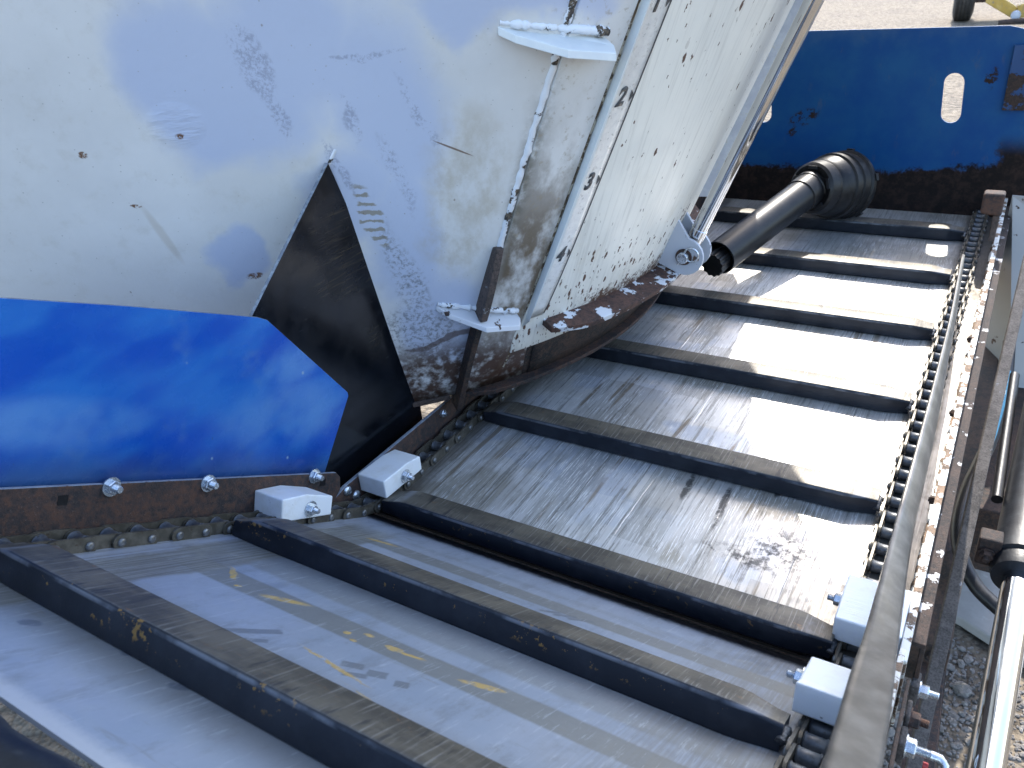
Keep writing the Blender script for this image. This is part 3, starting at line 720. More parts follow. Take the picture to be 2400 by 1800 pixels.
# rusty lip at the foot of the door
def lipo(t): return (.070 if t > .07 else .044+.37*t)
lp = MB(); n = 60; vs = []; fs = []
for i in range(n+1):
    t = i/n; s = sphi(-27)+(sphi(36)-sphi(-27))*t; o = lipo(t)
    zi = .222-.022*min(1, t*2.4); zo = zi-.014*min(1, o/.05)
    vs += [TP(s, zi, -.004), TP(s, zo, o), TP(s, zo-.013, o), TP(s, zi-.016, -.004)]
for i in range(n):
    for q in range(4): fs.append((i*4+q, i*4+(q+1) % 4, i*4+4+(q+1) % 4, i*4+4+q))
fs += [(3, 2, 1, 0), tuple(n*4+q for q in range(4))]
lip = lp.add(vs, fs).build('bottom_lip', 'rust_peel', door, bevel=.0015, smooth=40); lip['label'] = 'rusty lip with peeling white paint along the door foot'
# scale decal
dec = strip('scale_decal', lambda z: dline(z)-.041, lambda z: dline(z)-.001, .232, 1.5, .012, .0012, 'decal', parent=door, bev=0)
strip('scale_line', lambda z: dline(z)-.0014, lambda z: dline(z)+.0010, .234, 1.5, .012, .0016, 'ink', parent=door, bev=0)
strip('decal_border', lambda z: dline(z)-.0425, lambda z: dline(z)-.0412, .234, 1.5, .012, .0014, 'ink_pale', parent=door, bev=0)
def glyph(name, ch, z, parent):
    cu = bpy.data.curves.new(name, 'FONT'); cu.body = ch; cu.size = .042; cu.offset = .0018; cu.align_x = 'CENTER'; cu.align_y = 'CENTER'; cu.shear = .06
    to = bpy.data.objects.new('tmp', cu); COL.objects.link(to)
    bpy.context.view_layer.update(); dg = bpy.context.evaluated_depsgraph_get()
    me = bpy.data.meshes.new_from_object(to.evaluated_get(dg)); bpy.data.objects.remove(to)
    s0 = dline(z)-.0235; c0 = TP(s0, z, .0135)
    ux = (TP(s0+.01, z, .0135)-TP(s0-.01, z, .0135)).normalized(); uz = (TP(dline(z+.02)-.021, z+.02, .0135)-TP(dline(z-.02)-.021, z-.02, .0135)).normalized()
    base = wloc(parent)
    for v in me.vertices: v.co = c0+ux*v.co.x*.72+uz*v.co.y*1.0+ux.cross(uz)*.0006-base
    me.materials.append(MAT['ink']); o = bpy.data.objects.new(name, me); COL.objects.link(o); o.parent = parent
    md = o.modifiers.new('t', 'SOLIDIFY'); md.thickness = .0004
    # arrow head pointing at the line
    e = dline(z)-.0015; q = [TP(e-.0065, z+.009, .0138), TP(e-.0065, z-.009, .0138), TP(e, z, .0138)]
    MB().prism(q, ux.cross(uz)*.0004).build('arrow', 'ink', o) if False else MB().prism(q, ux.cross(uz)*.0004).build('arrow', 'ink', parent)
for ch, z in (('1', .757), ('2', .629), ('3', .496), ('4', .362)): glyph('numeral', ch, z, door)

# clevis on the door with pin, washer and ring
PHR = 1.5
def radial(deg): return Vector((math.cos(R(deg)), math.sin(R(deg)), 0))
er = (radial(PHR)).normalized(); et = Vector((-math.sin(R(PHR)), math.cos(R(PHR)), 0)); em = (er*.45+Vector((0, 0, 1))).normalized()
en = em.cross(et).normalized()*-1
if en.dot(er) < 0: en = -en
pin = TP(sphi(PHR), .225, .060)
cl = []
for k, dt in ((0, -.030), (1, .022)):
    P = []; c0 = pin+et*dt
    for i in range(13):
        th = R(-100+200*i/12); P.append(c0+(en*math.cos(th)+em*math.sin(th))*.042)
    P += [c0-en*.052+em*.072, c0-en*.060-em*.042]
    o = MB().prism(P, et*.008).build('clevis_plate', 'clevis_chip', door, bevel=.0008); cl.append(o)
MB().lathe(pin-et*.044, et, [(0, .011), (.002, .0125), (.012, .0125), (.012, .009), (.09, .009)], 14).build('clevis_pin', 'zinc', door, smooth=40)
MB().lathe(pin-et*.0335, et, [(0, .018), (.003, .018)], 18).build('washer', 'rust', door, smooth=40)
ringp = [pin-et*.040+em*.016+en*.014+(en*math.cos(a)+em*math.sin(a))*.015 for a in [2*math.pi*i/24 for i in range(25)]]
MB().tube(ringp, .0020, 8).build('linch_ring', 'zinc', door, smooth=80)
MB().tube([pin-et*.040-em*.018-en*.004, pin-et*.041-em*.004, pin-et*.040+em*.012+en*.008], .002, 6).build('linch_pin', 'zinc', door, smooth=80)

# door cylinder
cyl = thing('door_cylinder', pin, 'chromed hydraulic rod running up the door from the clevis', 'hydraulic cylinder')
rt_ = pin+em*.72
MB().lathe(pin+em*.030, em, [(0, .0178), (.03, .0178), (.031, .0164), (.70, .0164)], 32).build('rod', 'chrome', cyl, smooth=40)
MB().lathe(pin-et*.020, et, [(0, .014), (0, .021), (.040, .021), (.040, .014)], 20, cap=False).build('rod_eye', 'zinc', cyl, smooth=40)
MB().lathe(pin+em*.74, em, [(0, .026), (.004, .034), (.06, .034), (.062, .031), (.85, .031), (.852, .036), (.90, .036)], 28).build('barrel', 'cylpaint', cyl, smooth=40)
# far door guide: flat bar standing off the tub beyond the rod
gd = ring(sphi(13), sphi(14.6), .25, 1.9, lambda t: 0, lambda t: .05, 2)
gd = MB(); vs = []
for z in (.30, 1.9):
    for sdeg, o in ((11.5, .0), (11.5, .050), (13.2, .050), (13.2, .0)): vs.append(TP(sphi(sdeg), z, o))
gd.hexa(vs).build('door_guide', 'clevis', tub, bevel=.001)

# ------------------------------------------------------------------ conveyor frame: bed, rails
cf = thing('slat_conveyor', (.376, .3, -.06), 'chain conveyor of dark slats on a steel bed kinked up towards the viewer', 'conveyor')
nb = MB().grid(lambda i, j: NP(-.050+.876*i, -.775+.777*j, -.011), 4, 40, lambda i, j: (-.050+.876*i, -.775+.777*j))
o = nb.build('bed_plate', 'floor_near', cf, solid=.004, off=-1.0); o['label'] = 'grey inclined bed plate with scuffed lanes'
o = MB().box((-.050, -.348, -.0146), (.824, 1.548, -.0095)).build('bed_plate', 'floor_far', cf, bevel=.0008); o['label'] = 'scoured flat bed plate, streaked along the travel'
# greasy cross angle under the kink
MB().hexa([Vector((-.05, -.40, -.06)), Vector((.824, -.40, -.06)), Vector((.824, -.345, -.06)), Vector((-.05, -.345, -.06)), Vector((-.05, -.40, -.030)), Vector((.824, -.40, -.030)), Vector((.824, -.345, -.016)), Vector((-.05, -.345, -.016))]).build('cross_member', 'rust_dark', cf)
def nbox(x0, x1, s0, s1, h0, h1): return [NP(x0, s0, h0), NP(x1, s0, h0), NP(x1, s1, h0), NP(x0, s1, h0), NP(x0, s0, h1), NP(x1, s0, h1), NP(x1, s1, h1), NP(x0, s1, h1)]
cbp = [NP(-.05+.876*i/30, -.815+.004*math.sin(i*1.3), -.022) for i in range(31)]
MB().tube(cbp, .030, 14).build('cross_bar', 'cylpaint', cf, smooth=60)
MB().prism([NP(-.05, -.783, -.016), NP(-.05, -.99, -.016), NP(-.05, -.99, -.06), NP(-.05, -.783, -.06)], (.876, 0, 0)).build('cross_member', 'rust_dark', cf)
# left rails
def railpoly(x, pts, th, name, mat, bev=.0012):
    o = MB().prism([Vector((x, p[0], p[1])) for p in pts], (th, 0, 0)).build(name, mat, cf, bevel=bev)
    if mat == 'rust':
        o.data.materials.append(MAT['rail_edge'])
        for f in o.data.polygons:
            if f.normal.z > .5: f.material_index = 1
    return o
def yz(s, h): p = NP(0, s, h); return (p.y, p.z)
near_rail = railpoly(-.060, [yz(-.95, -.09), yz(-.10, -.09), yz(-.085, -.04), yz(-.052, .030), yz(-.058, .052), yz(-.070, .060), yz(-.95, .060)], .008, 'side_rail', 'rust')
near_rail['label'] = 'pitted brown left rail of the incline'
far_rail = railpoly(-.060, [(-.395, -.10), (1.548, -.10), (1.548, .050), (-.372, .050), (-.405, .043)], .008, 'side_rail', 'rust')
far_rail['label'] = 'brown left rail running under the tub'
for s, h in ((-.545, .043), (-.10, .045)):      # square holes as near-black boxes, the shade inside painted as colour
    MB().hexa([NP(-.0535, s-.006, h-.006), NP(-.0512, s-.006, h-.006), NP(-.0512, s+.006, h-.006), NP(-.0535, s+.006, h-.006), NP(-.0535, s-.006, h+.006), NP(-.0512, s-.006, h+.006), NP(-.0512, s+.006, h+.006), NP(-.0535, s+.006, h+.006)]).build('hole_shade', 'plastic', near_rail)
# right rails
rr = railpoly(.826, [(-.33, -.10), (1.548, -.10), (1.548, .052), (-.36, .052)], .0105, 'side_rail', 'white_worn'); rr['label'] = 'worn white right rail'
rrn = railpoly(.826, [yz(-.95, -.09), yz(.02, -.09), yz(.0, .052), yz(-.95, .058)], .007, 'side_rail', 'white_worn'); rrn['label'] = 'right rail of the incline'
MB().box((.8370, -.30, .020), (.853, 1.548, .028)).build('rail_flange', 'rust_flange', cf, bevel=.001)
MB().box((.8475, -.30, -.06), (.853, 1.548, .0195)).build('rail_flange', 'rust_dark', cf, bevel=.001)
# weld lumps along the right ledge
pts = [Vector((.8245, -.28+1.7*i/170, -.006)) for i in range(171)]
MB().tube(pts, .004, 6, lambda k: .0035+.0035*mnoise.noise(Vector((k*.45, 3, 1)))).build('weld_bead', 'white_worn', cf, smooth=80)
# bolts
def hexnut(mb, c, ax, r, h, rot=.3):
    ax = Vector(ax).normalized(); u = ax.orthogonal().normalized(); w_ = ax.cross(u)
    vs = []
    for t, k in ((0, 1), (h*.85, 1), (h, .86)):
        for i in range(6):
            th = rot+math.pi/3*i; vs.append(Vector(c)+ax*t+(u*math.cos(th)+w_*math.sin(th))*r*k)
    fs = [tuple(range(6))[::-1], tuple(range(12, 18))]
    for k in (0, 1):
        for i in range(6): j = (i+1) % 6; fs.append((k*6+i, k*6+j, k*6+6+j, k*6+6+i))
    mb.add(vs, fs)
def bolt(parent, c, ax, r=.0085, stub=.009, washer=.012, nut=.007, name='bolt', mat='zinc'):
    c, ax = Vector(c), Vector(ax).normalized(); mb = MB(); t = 0
    if washer: mb.lathe(c, ax, [(0, washer), (.0018, washer), (.0018, r*.5)], 18, cap=False); t = .0018
    hexnut(mb, c+ax*t, ax, r, nut, random.random())
    t += nut; pr = [(t-.002, r*.5)]
    n = max(2, int(stub/.0016))
    for i in range(n): pr += [(t+stub*(i+.25)/n, r*.52), (t+stub*(i+.75)/n, r*.44)]
    pr += [(t+stub, r*.42)]
    mb.lathe(c, ax, pr, 12)
    return mb.build(name, mat, parent, smooth=35)
for y, z in ((-.739, .303), (-.614, .223), (-.431, .113)): bolt(near_rail, (-.052, y, z), (1, 0, 0), .0098, .010, .0125)
for y, z in ((-.370, .040), (-.352, .018)):
    MB().lathe((-.052, y, z), (1, 0, 0), [(0, .0095), (.002, .0092), (.004, .007), (.0052, .003)], 16).build('carriage_bolt', 'zinc', far_rail, smooth=60)
bolt(far_rail, (-.052, -.085, .036), (1, 0, 0), .0085, .004, 0)
for y in (.62, .30, .02): bolt(rr, (.826, y, .022), (-1, 0, 0), .007, .002, 0, mat='rust')

# ------------------------------------------------------------------ blue shield, black plate, end panel
def plate(name, poly, th, mat, label, cat, bev=.0006):
    P = [Vector(p) for p in poly]; n = (P[len(P)//2]-P[0]).cross(P[-1]-P[0]).normalized()
    if n.x > 0: n = -n
    for p in P: p.x -= (p-P[0]).dot(n)/n.x
    c = P[0]
    o = thing(name, P[-1], label, cat)
    sh = MB().prism(P, n*th).build('sheet', mat, o, bevel=bev)
    sh.data.materials.append(MAT['bare_lit_edge'])
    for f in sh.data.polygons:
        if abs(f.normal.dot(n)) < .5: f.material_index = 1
    return o, sh
BV = lambda z0, y, z: Vector((0, y, z))
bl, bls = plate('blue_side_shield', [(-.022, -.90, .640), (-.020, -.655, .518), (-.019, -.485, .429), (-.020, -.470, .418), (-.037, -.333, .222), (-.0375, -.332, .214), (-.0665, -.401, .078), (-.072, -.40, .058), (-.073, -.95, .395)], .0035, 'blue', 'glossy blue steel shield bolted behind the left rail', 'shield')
bk, bks = plate('black_plastic_sheet', [(x_-.013*(1-z_/.62), y_, z_) for x_, y_, z_ in [(-.006, -.302, .594), (-.016, -.261, .499), (-.028, -.223, .399), (-.041, -.184, .295), (-.051, -.149, .208), (-.060, -.123, .131), (-.080, -.100, -.03), (-.080, -.392, -.03), (-.048, -.440, .26), (-.038, -.50, .335), (-.026, -.482, .428)]], .006, 'black', 'upright pointed black plastic sheet between the tub and the left rail', 'plastic sheet')
MB().tube([TP(-.004+.004*i, .588+.006*i, .004) for i in range(5)], .004, 8, lambda k: .0035+.002*mnoise.noise(Vector((k, 5, 5)))).build('weld', 'weldpaint', bk, smooth=80)
# end panel with two slots
ep = thing('blue_end_panel', (.3, 1.555, -.01), 'blue steel end panel with two upright slots, rusted black along its foot', 'end panel')
bm = bmesh.new()
def loop(pts):
    vs = [bm.verts.new((x, 1.552, z)) for x, z in pts]
    return [bm.edges.new((vs[i], vs[(i+1) % len(vs)])) for i in range(len(vs))]
def slot(cx, cz, hw, hh, lean=0.0):
    P = []
    for i in range(11): a = R(180*i/10); P.append((cx+hw*math.cos(a), cz+hh-hw+hw*math.sin(a)))
    for i in range(11): a = R(180+180*i/10); P.append((cx+hw*math.cos(a), cz-hh+hw+hw*math.sin(a)))
    return [(x-(z-cz)*lean, z) for x, z in P]
E_ = loop([(-.45, -.12), (.90, -.12), (.90, .45), (.785, .511), (.755, .518), (-.45, .523)])
E_ += loop(slot(.647, .329, .0260, .069, .06)); E_ += loop(slot(.107, .318, .0260, .069, .06))
bmesh.ops.triangle_fill(bm, use_beauty=True, use_dissolve=False, edges=E_)
me = bpy.data.meshes.new('sheet'); 
for v in bm.verts: v.co -= Vector(ep.location)
bm.to_mesh(me); bm.free(); me.materials.append(MAT['bluefar'])
po = bpy.data.objects.new('sheet', me); COL.objects.link(po); po.parent = ep
md = po.modifiers.new('t', 'SOLIDIFY'); md.thickness = .005; md.offset = 0
MB().box((.776, 1.538, .30), (.86, 1.5485, .470)).build('corner_plate', 'navy', ep, bevel=.001)

# ------------------------------------------------------------------ slats
def slat_mesh():
    L0, L1 = .004, .749; mb = MB(); xs = [L0, L0+.010, L0+.02, L0+.035, L0+.055, L0+.10]+[L0+.10+(L1-L0-.2)*i/8 for i in range(1, 8)]+[L1-.10, L1-.05, L1-.038, L1-.025, L1-.012, L1]
    secs = []
    for x in xs:
        k = min(1, (L1-x)/.05); k = k*k*(3-2*k); kl = min(1, (x-L0)/.055); kl = kl*kl*(3-2*kl)
        hy0, hy1 = -.025+.010*(1-k), .025-.003*(1-k); z0, z1 = -.008, .028-.007*(1-k)-.012*(1-kl); hy0 += .003*(1-kl); r = .0045
        P = []
        for cy, cz, a0 in ((hy1-r, z1-r, 0), (hy0+r, z1-r, 90), (hy0+r, z0+r, 180), (hy1-r, z0+r, 270)):
            for i in range(5): a = R(a0+90*i/4); P.append((x, cy+r*math.cos(a), cz+r*math.sin(a)))
        secs.append(P)
    n = 20; vs = [p for s in secs for p in s]; fs = []
    for k in range(len(secs)-1):
        for i in range(n): j = (i+1) % n; fs.append((k*n+i, k*n+j, (k+1)*n+j, (k+1)*n+i))
    fs += [tuple(range(n))[::-1], tuple((len(secs)-1)*n+i for i in range(n))]
    return mb.add(vs, fs).mesh('slat_bar', smooth=50)
SM = slat_mesh(); SM.materials.append(MAT['slat'])
def weldmesh(side):
    mb = MB(); x = .004 if side < 0 else .749
    pts = [Vector((x+(.002 if side < 0 else 0), -.016+.032*i/12, .004+.006*math.sin(i/12*math.pi))) for i in range(13)]
    mb.tube(pts, .006, 8, lambda k: .0055+.0022*mnoise.noise(Vector((k*.9, side*3, 0))))
    return mb.mesh('weld', smooth=80)
WM = [weldmesh(-1), weldmesh(1)]
for w_ in WM: w_.materials.append(MAT['steel_weld'])
SLABEL = {-1.5: 'nearest slat, worn top flecked with ochre', 14.5: 'slat lying in the kink of the bed', 54.5: 'farthest slat, in shade'}
for idx in (-1.5, 6.5, 14.5, 22.5, 30.5, 38.5, 46.5, 54.5):
    s = (idx-22.5)*PITCH-YB; y, z, th = path(s)
    o = bpy.data.objects.new('slat', SM); COL.objects.link(o); o.parent = cf
    o.location = Vector((0, y, z))-wloc(cf); o.rotation_euler = (-th, 0, 0)
    if idx in SLABEL: o['label'] = SLABEL[idx]
    for wm in WM:
        q = bpy.data.objects.new('weld', wm); COL.objects.link(q); q.parent = o

# ------------------------------------------------------------------ chains
def platemesh(h, th, ext):
    mb = MB(); P = []
    for cy, a0 in ((PITCH/2, -90), (-PITCH/2, 90)):
        for i in range(7): a = R(a0+180*i/6); P.append((0, cy+ext*math.cos(a), h*math.sin(a)))
    return mb.prism(P, (th, 0, 0)).mesh('link_plate', smooth=30)
PMo, PMi = platemesh(.0106, .0035, .0112), platemesh(.0098, .0035, .0106)
RM = MB().lathe((0, 0, 0), (1, 0, 0), [(0, .0055), (0, .0090), (.0015, .0100), (.003, .0088), (.020, .0088), (.0215, .0100), (.023, .0090), (.023, .0055)], 18).mesh('roller', smooth=40)
NM = MB().lathe((0, 0, 0), (-1, 0, 0), [(0, .0056), (.0012, .0056), (.0026, .0042), (.0031, .0015)], 12).mesh('pin', smooth=60)
NM2 = MB().lathe((0, 0, 0), (1, 0, 0), [(0, .0056), (.0012, .0056), (.0026, .0042), (.0031, .0015)], 12).mesh('pin', smooth=60)
for me_, k in ((PMo, 'chain'), (PMi, 'chain'), (RM, 'roller'), (NM, 'pin'), (NM2, 'pin')): me_.materials.append(MAT[k])
def chain(label, x0, sgn_, i0, i1):
    # x0: inner pin-head plane; sgn_ -1 -> chain extends to -x
    c = thing('roller_chain', (x0, YB, 0), label, 'chain', 'drive chains of the conveyor')
    def X(d): return x0+sgn_*d
    for i in range(i0, i1+1):
        s = (i-22.5)*PITCH-YB; y, z, th = path(s); rx = -th
        lo = min(X(.0115), X(.0345)); link('roller', RM, c, (lo, y, z), rx)
        link('pin', NM if sgn_ < 0 else NM2, c, (X(.0430), y, z), rx)
        link('pin', NM2 if sgn_ < 0 else NM, c, (X(.003), y, z), rx)
        if i == i1: break
        s2 = s+PITCH; y2, z2, _ = path(s2); ym, zm = (y+y2)/2, (z+z2)/2; rx2 = math.atan2(z2-z, y2-y)
        outer = (i % 2 == 0); me_ = PMo if outer else PMi
        for d in ((.003, .0395) if outer else (.0072, .0355)):
            a_, b_ = X(d), X(d+.0035); link('link_plate', me_, c, (min(a_, b_), ym, zm), rx2)
    return c
chain('dusty roller chain along the left rail, passing under the white blocks', 0.0, -1, -4, 46)
chain('roller chain along the right rail, mostly sunlit', W, 1, -2, 60)

# ------------------------------------------------------------------ white guide blocks
def block(pts, x0, x1, label, bc, bax, taper=0.0, nut=True):
    P = [Vector((x0, y, z)) for y, z in pts]
    o = thing('guide_block', (x0, sum(p.y for p in P)/4, min(p.z for p in P)), label, 'block', 'white plastic chain guide blocks')
    MB().prism(P, (x1-x0, 0, 0)).build('block_body', 'uhmw', o, bevel=.0022, seg=3)
    bolt(o, bc, bax, .0085, .008, .0125, .008)
    return o
block([(-.559, .131), (-.466, .078), (-.453, .106), (-.500, .142), (-.546, .164)], .008, -.0515, 'white plastic block on the left chain below the blue shield', (.008, -.502, .116), (1, 0, 0))
block([(-.340, .020), (-.237, .0155), (-.236, .044), (-.27, .052), (-.339, .056)], .008, -.0515, 'white plastic block on the left chain below the black sheet', (.008, -.284, .032), (1, 0, 0))
block([(-.325, .0135), (-.234, .0135), (-.234, .052), (-.324, .052)], .7455, .8255, 'yellowed white block on the right chain, its top in sunlight', (.7455, -.272, .034), (-1, 0, 0))
block([(-.567, .146), (-.463, .086), (-.477, .135), (-.539, .165), (-.560, .182)], .7455, .8255, 'nearest white block on the right chain, in shade beside the thin strip', (.7455, -.512, .135), (-1, 0, 0))

# ------------------------------------------------------------------ thin strip along the right side
tops = [(.770, .851, .130), (.777, .662, .130), (.784, .464, .130), (.786, .293, .130), (.788, .116, .130), (.789, -.086, .130), (.789, -.244, .132), (.796, -.507, .223), (.799, -.643, .308), (.804, -.758, .378), (.806, -.819, .416), (.810, -.93, .485)]
bots = [(.771, .855, .125), (.780, .720, .106), (.791, .533, .100), (.796, .358, .100), (.804, .177, .100), (.808, -.032, .100), (.810, -.197, .102), (.824, -.461, .193), (.830, -.599, .278), (.835, -.716, .348), (.836, -.781, .386), (.838, -.89, .455)]
def interp(T, t):
    f = t*(len(T)-1); i = min(len(T)-2, int(f)); return Vector(T[i]).lerp(Vector(T[i+1]), f-i)
sp = thing('edge_strip', (.82, -.25, .06), 'thin bare metal strip standing along the right chain, blurred where nearest', 'metal strip')
def stripf(i, j):
    # smooth sampling
    a = (interp(tops, max(0, i-.03))+interp(tops, i)+interp(tops, min(1, i+.03)))/3; c = (interp(bots, max(0, i-.03))+interp(bots, i)+interp(bots, min(1, i+.03)))/3
    return a.lerp(c, j)+Vector((.004*math.sin(j*math.pi), 0, 0))
MB().grid(stripf, 60, 6).build('sheet', 'strip', sp, smooth=60, solid=.0035, off=0)

# ------------------------------------------------------------------ drive shaft (loose, lying on the bed)
ps = thing('drive_shaft', (.36, 1.0, .03), 'black guarded drive shaft lying across the far slats', 'drive shaft')
tn, tf = Vector((.238, .742, .094)), Vector((.352, 1.175, .152)); ta = (tf-tn).normalized(); tl = (tf-tn).length
MB().lathe(tn, ta, [(0, .0400), (0, .0440), (tl+.02, .0440), (tl+.02, .0400)], 40, cap=False).build('guard_tube', 'tube', ps, smooth=40)
MB().lathe(tn, ta, [(.001, .0398), (tl*.9, .0398)], 30, cap=False).build('tube_bore', 'plastic', ps, smooth=60)
# lobed inner shaft sticking out
mb = MB(); vs = []; n = 48; u = ta.orthogonal().normalized(); w_ = ta.cross(u)
for t in (-.032, .25):
    for i in range(n):
        th = 2*math.pi*i/n; r = .0300+(.0018 if i % 4 < 2 else -.0012); vs.append(tn+ta*t+(u*math.cos(th)+w_*math.sin(th))*r-Vector((0, 0, .006)))
mb.add(vs, [(i, (i+1) % n, n+(i+1) % n, n+i) for i in range(n)]+[tuple(range(n))[::-1], tuple(range(n, 2*n))]).build('splined_shaft', 'plastic', ps, smooth=25)
MB().lathe(tf-ta*.055, ta, [(0, .0445), (.002, .0475), (.05, .0475), (.052, .050), (.07, .050)], 32).build('collar', 'plastic', ps, smooth=40)
bf, ba = Vector((.355, 1.178, .155)), Vector((.40, .90, -.17)).normalized()
MB().lathe(bf, ba, [(.004, .044), (0, .050), (-.002, .064), (.004, .071), (.030, .076), (.034, .072), (.045, .072), (.052, .078), (.085, .086), (.088, .092), (.100, .094), (.102, .089), (.118, .090), (.120, .094), (.128, .094), (.130, .091), (.150, .092), (.154, .098), (.165, .098), (.170, .090), (.178, .070)], 40).build('bell_guard', 'plastic', ps, smooth=35)
ub = ba.orthogonal().normalized(); wb = ba.cross(ub)
for k in range(5):
    a = 2*math.pi*k/5+.4; d = ub*math.cos(a)+wb*math.sin(a); e = ub*-math.sin(a)+wb*math.cos(a)
    c0 = bf+ba*-.004+d*.057
    MB().hexa([c0-e*.014-d*.005, c0+e*.014-d*.005, c0+e*.014+d*.005, c0-e*.014+d*.005, c0-e*.014-d*.005+ba*.004, c0+e*.014-d*.005+ba*.004, c0+e*.014+d*.005+ba*.004, c0-e*.014+d*.005+ba*.004]).build('guard_tab', 'cylpaint', ps, bevel=.001)
    c1 = bf+ba*.160+d*.098
    MB().hexa([c1-e*.010-d*.004, c1+e*.010-d*.004, c1+e*.010+d*.004, c1-e*.010+d*.004, c1-e*.010-d*.004+ba*.012, c1+e*.010-d*.004+ba*.012, c1+e*.010+d*.004+ba*.012, c1-e*.010+d*.004+ba*.012]).build('guard_clip', 'plastic', ps, bevel=.001)
yk = bf+ba*.172
MB().lathe(yk, ba, [(0, .040), (.02, .040), (.022, .030), (.06, .030), (.062, .034), (.075, .034)], 18).build('yoke', 'rust_dark', ps, smooth=40)

# ------------------------------------------------------------------ right side: rails' outside gear
# rusty block sitting on the rail end
rb = thing('rail_end_block', (.815, 1.17, .05), 'rusty square stub standing on the right rail near the end panel', 'steel stub')
MB().hexa([Vector(v) for v in ((.782, 1.15, .124), (.830, 1.15, .120), (.830, 1.195, .120), (.782, 1.195, .124), (.782, 1.15, .178), (.830, 1.15, .178), (.830, 1.195, .176), (.782, 1.195, .176))]).build('stub', 'rust', rb, bevel=.006, seg=3)
MB().box((.812, 1.155, .0525), (.826, 1.19, .1195)).build('stem', 'rust_grey', rb, bevel=.002)
# outer strut
su = thing('frame_strut', (.894, -.20, -.42), 'long grey brown flat strut slanting down outside the right rail', 'strut')
a_, b_ = Vector((.908, 1.10, .045)), Vector((.874, -.235, -.432)); d = (a_-b_).normalized(); sx = Vector((.023, 0, -.006)); sy = d.cross(sx).normalized()*.012
MB().hexa([b_-sx/2-sy/2, b_+sx/2-sy/2, b_+sx/2+sy/2, b_-sx/2+sy/2, a_-sx/2-sy/2, a_+sx/2-sy/2, a_+sx/2+sy/2, a_-sx/2+sy/2]).build('flat_bar', 'strut', su, bevel=.002)
# lift cylinder
lc = thing('lift_cylinder', (.942, -.36, -.105), 'black hydraulic lift cylinder with a bright chromed rod at the lower right', 'hydraulic cylinder')
g0, g1 = Vector((.9440, -.36, -.108)), Vector((.9600, .05, -.060)); ga = (g1-g0).normalized(); gl = (g1-g0).length
MB().lathe(g0-ga*.35, ga, [(0, .0215), (gl+.37, .0215)], 40).build('rod', 'chrome', lc, smooth=40)
MB().lathe(g1-ga*.06, ga, [(0, .026), (.002, .038), (.012, .040), (.030, .040), (.032, .045), (.075, .045), (.078, .041), (.5, .041)], 36).build('barrel', 'cylpaint', lc, smooth=35)
cb = g1-ga*.035
MB().box(cb+Vector((-.062, .0, -.012)), cb+Vector((-.030, .030, .040))).build('clamp', 'rust_dark', lc, bevel=.003)
bolt(lc, cb+Vector((-.048, -.002, .014)), (0, -1, -.2), .010, .006, .012, .008, mat='rust_dark')
MB().tube([g1+Vector((-.046, .10, .02)), g1+Vector((-.046, .5, .05))], .009, 12).build('feed_pipe', 'plastic', lc, smooth=60)
# hose
hs = thing('hydraulic_hose', (.88, .4, -.30), 'black hydraulic hose with a blue printed band between rail and strut', 'hose')
hp = [(.905, .98, -.14), (.914, .86, -.20), (.907, .72, -.255), (.892, .60, -.262), (.878, .50, -.275), (.874, .40, -.298), (.890, .33, -.322), (.925, .28, -.345), (.97, .25, -.36)]
def crom(P, n=8):
    out = []; P = [Vector(p) for p in P]
    for i in range(len(P)-1):
        p0, p1, p2, p3 = P[max(i-1, 0)], P[i], P[i+1], P[min(i+2, len(P)-1)]
        for k in range(n):
            t = k/n; out.append(.5*((2*p1)+(p2-p0)*t+(2*p0-5*p1+4*p2-p3)*t*t+(3*p1-p0-3*p2+p3)*t**3))
    return out+[P[-1]]
HP = crom(hp)
MB().tube(HP, .0145, 14).build('hose_line', 'hose', hs, smooth=60)
camp = Vector((.8388, -1.1468, .8557))
bw = []; seg_ = HP[6:22]
vs = []
for p, q in zip(seg_[:-1], seg_[1:]):
    pass
mb = MB(); row = []
for k, p in enumerate(seg_):
    t = (seg_[min(k+1, len(seg_)-1)]-seg_[max(k-1, 0)]).normalized(); vdir = (camp-p).normalized(); vdir = (vdir-t*vdir.dot(t)).normalized(); sd = t.cross(vdir)
    for j in range(5): a = R(-32+16*j); row.append(p+(vdir*math.cos(a)+sd*math.sin(a))*.01475)
mb.add(row, [(k*5+j, k*5+j+1, k*5+5+j+1, k*5+5+j) for k in range(len(seg_)-1) for j in range(4)]).build('printed_band', 'hoseblue', hs, smooth=80)
# lettering on the band: small block strokes reading ZHIT
def bandpt(u_, v_):
    f = u_*(len(seg_)-1); k = min(len(seg_)-2, max(0, int(f))); p = seg_[k].lerp(seg_[k+1], f-k)
    t = (seg_[k+1]-seg_[k]).normalized(); vdir = (camp-p).normalized(); vdir = (vdir-t*vdir.dot(t)).normalized(); sd = t.cross(vdir); a = R(v_*26)
    return p+(vdir*math.cos(a)+sd*math.sin(a))*.0152
GL = {'Z': [((0, 1), (1, 1)), ((1, 1), (0, 0)), ((0, 0), (1, 0))], 'H': [((0, 0), (0, 1)), ((1, 0), (1, 1)), ((0, .5), (1, .5))], 'I': [((.5, 0), (.5, 1))], 'T': [((0, 1), (1, 1)), ((.5, 0), (.5, 1))], 'O': [((0, 0), (0, 1)), ((0, 1), (1, 1)), ((1, 1), (1, 0)), ((1, 0), (0, 0))]}
mb = MB()
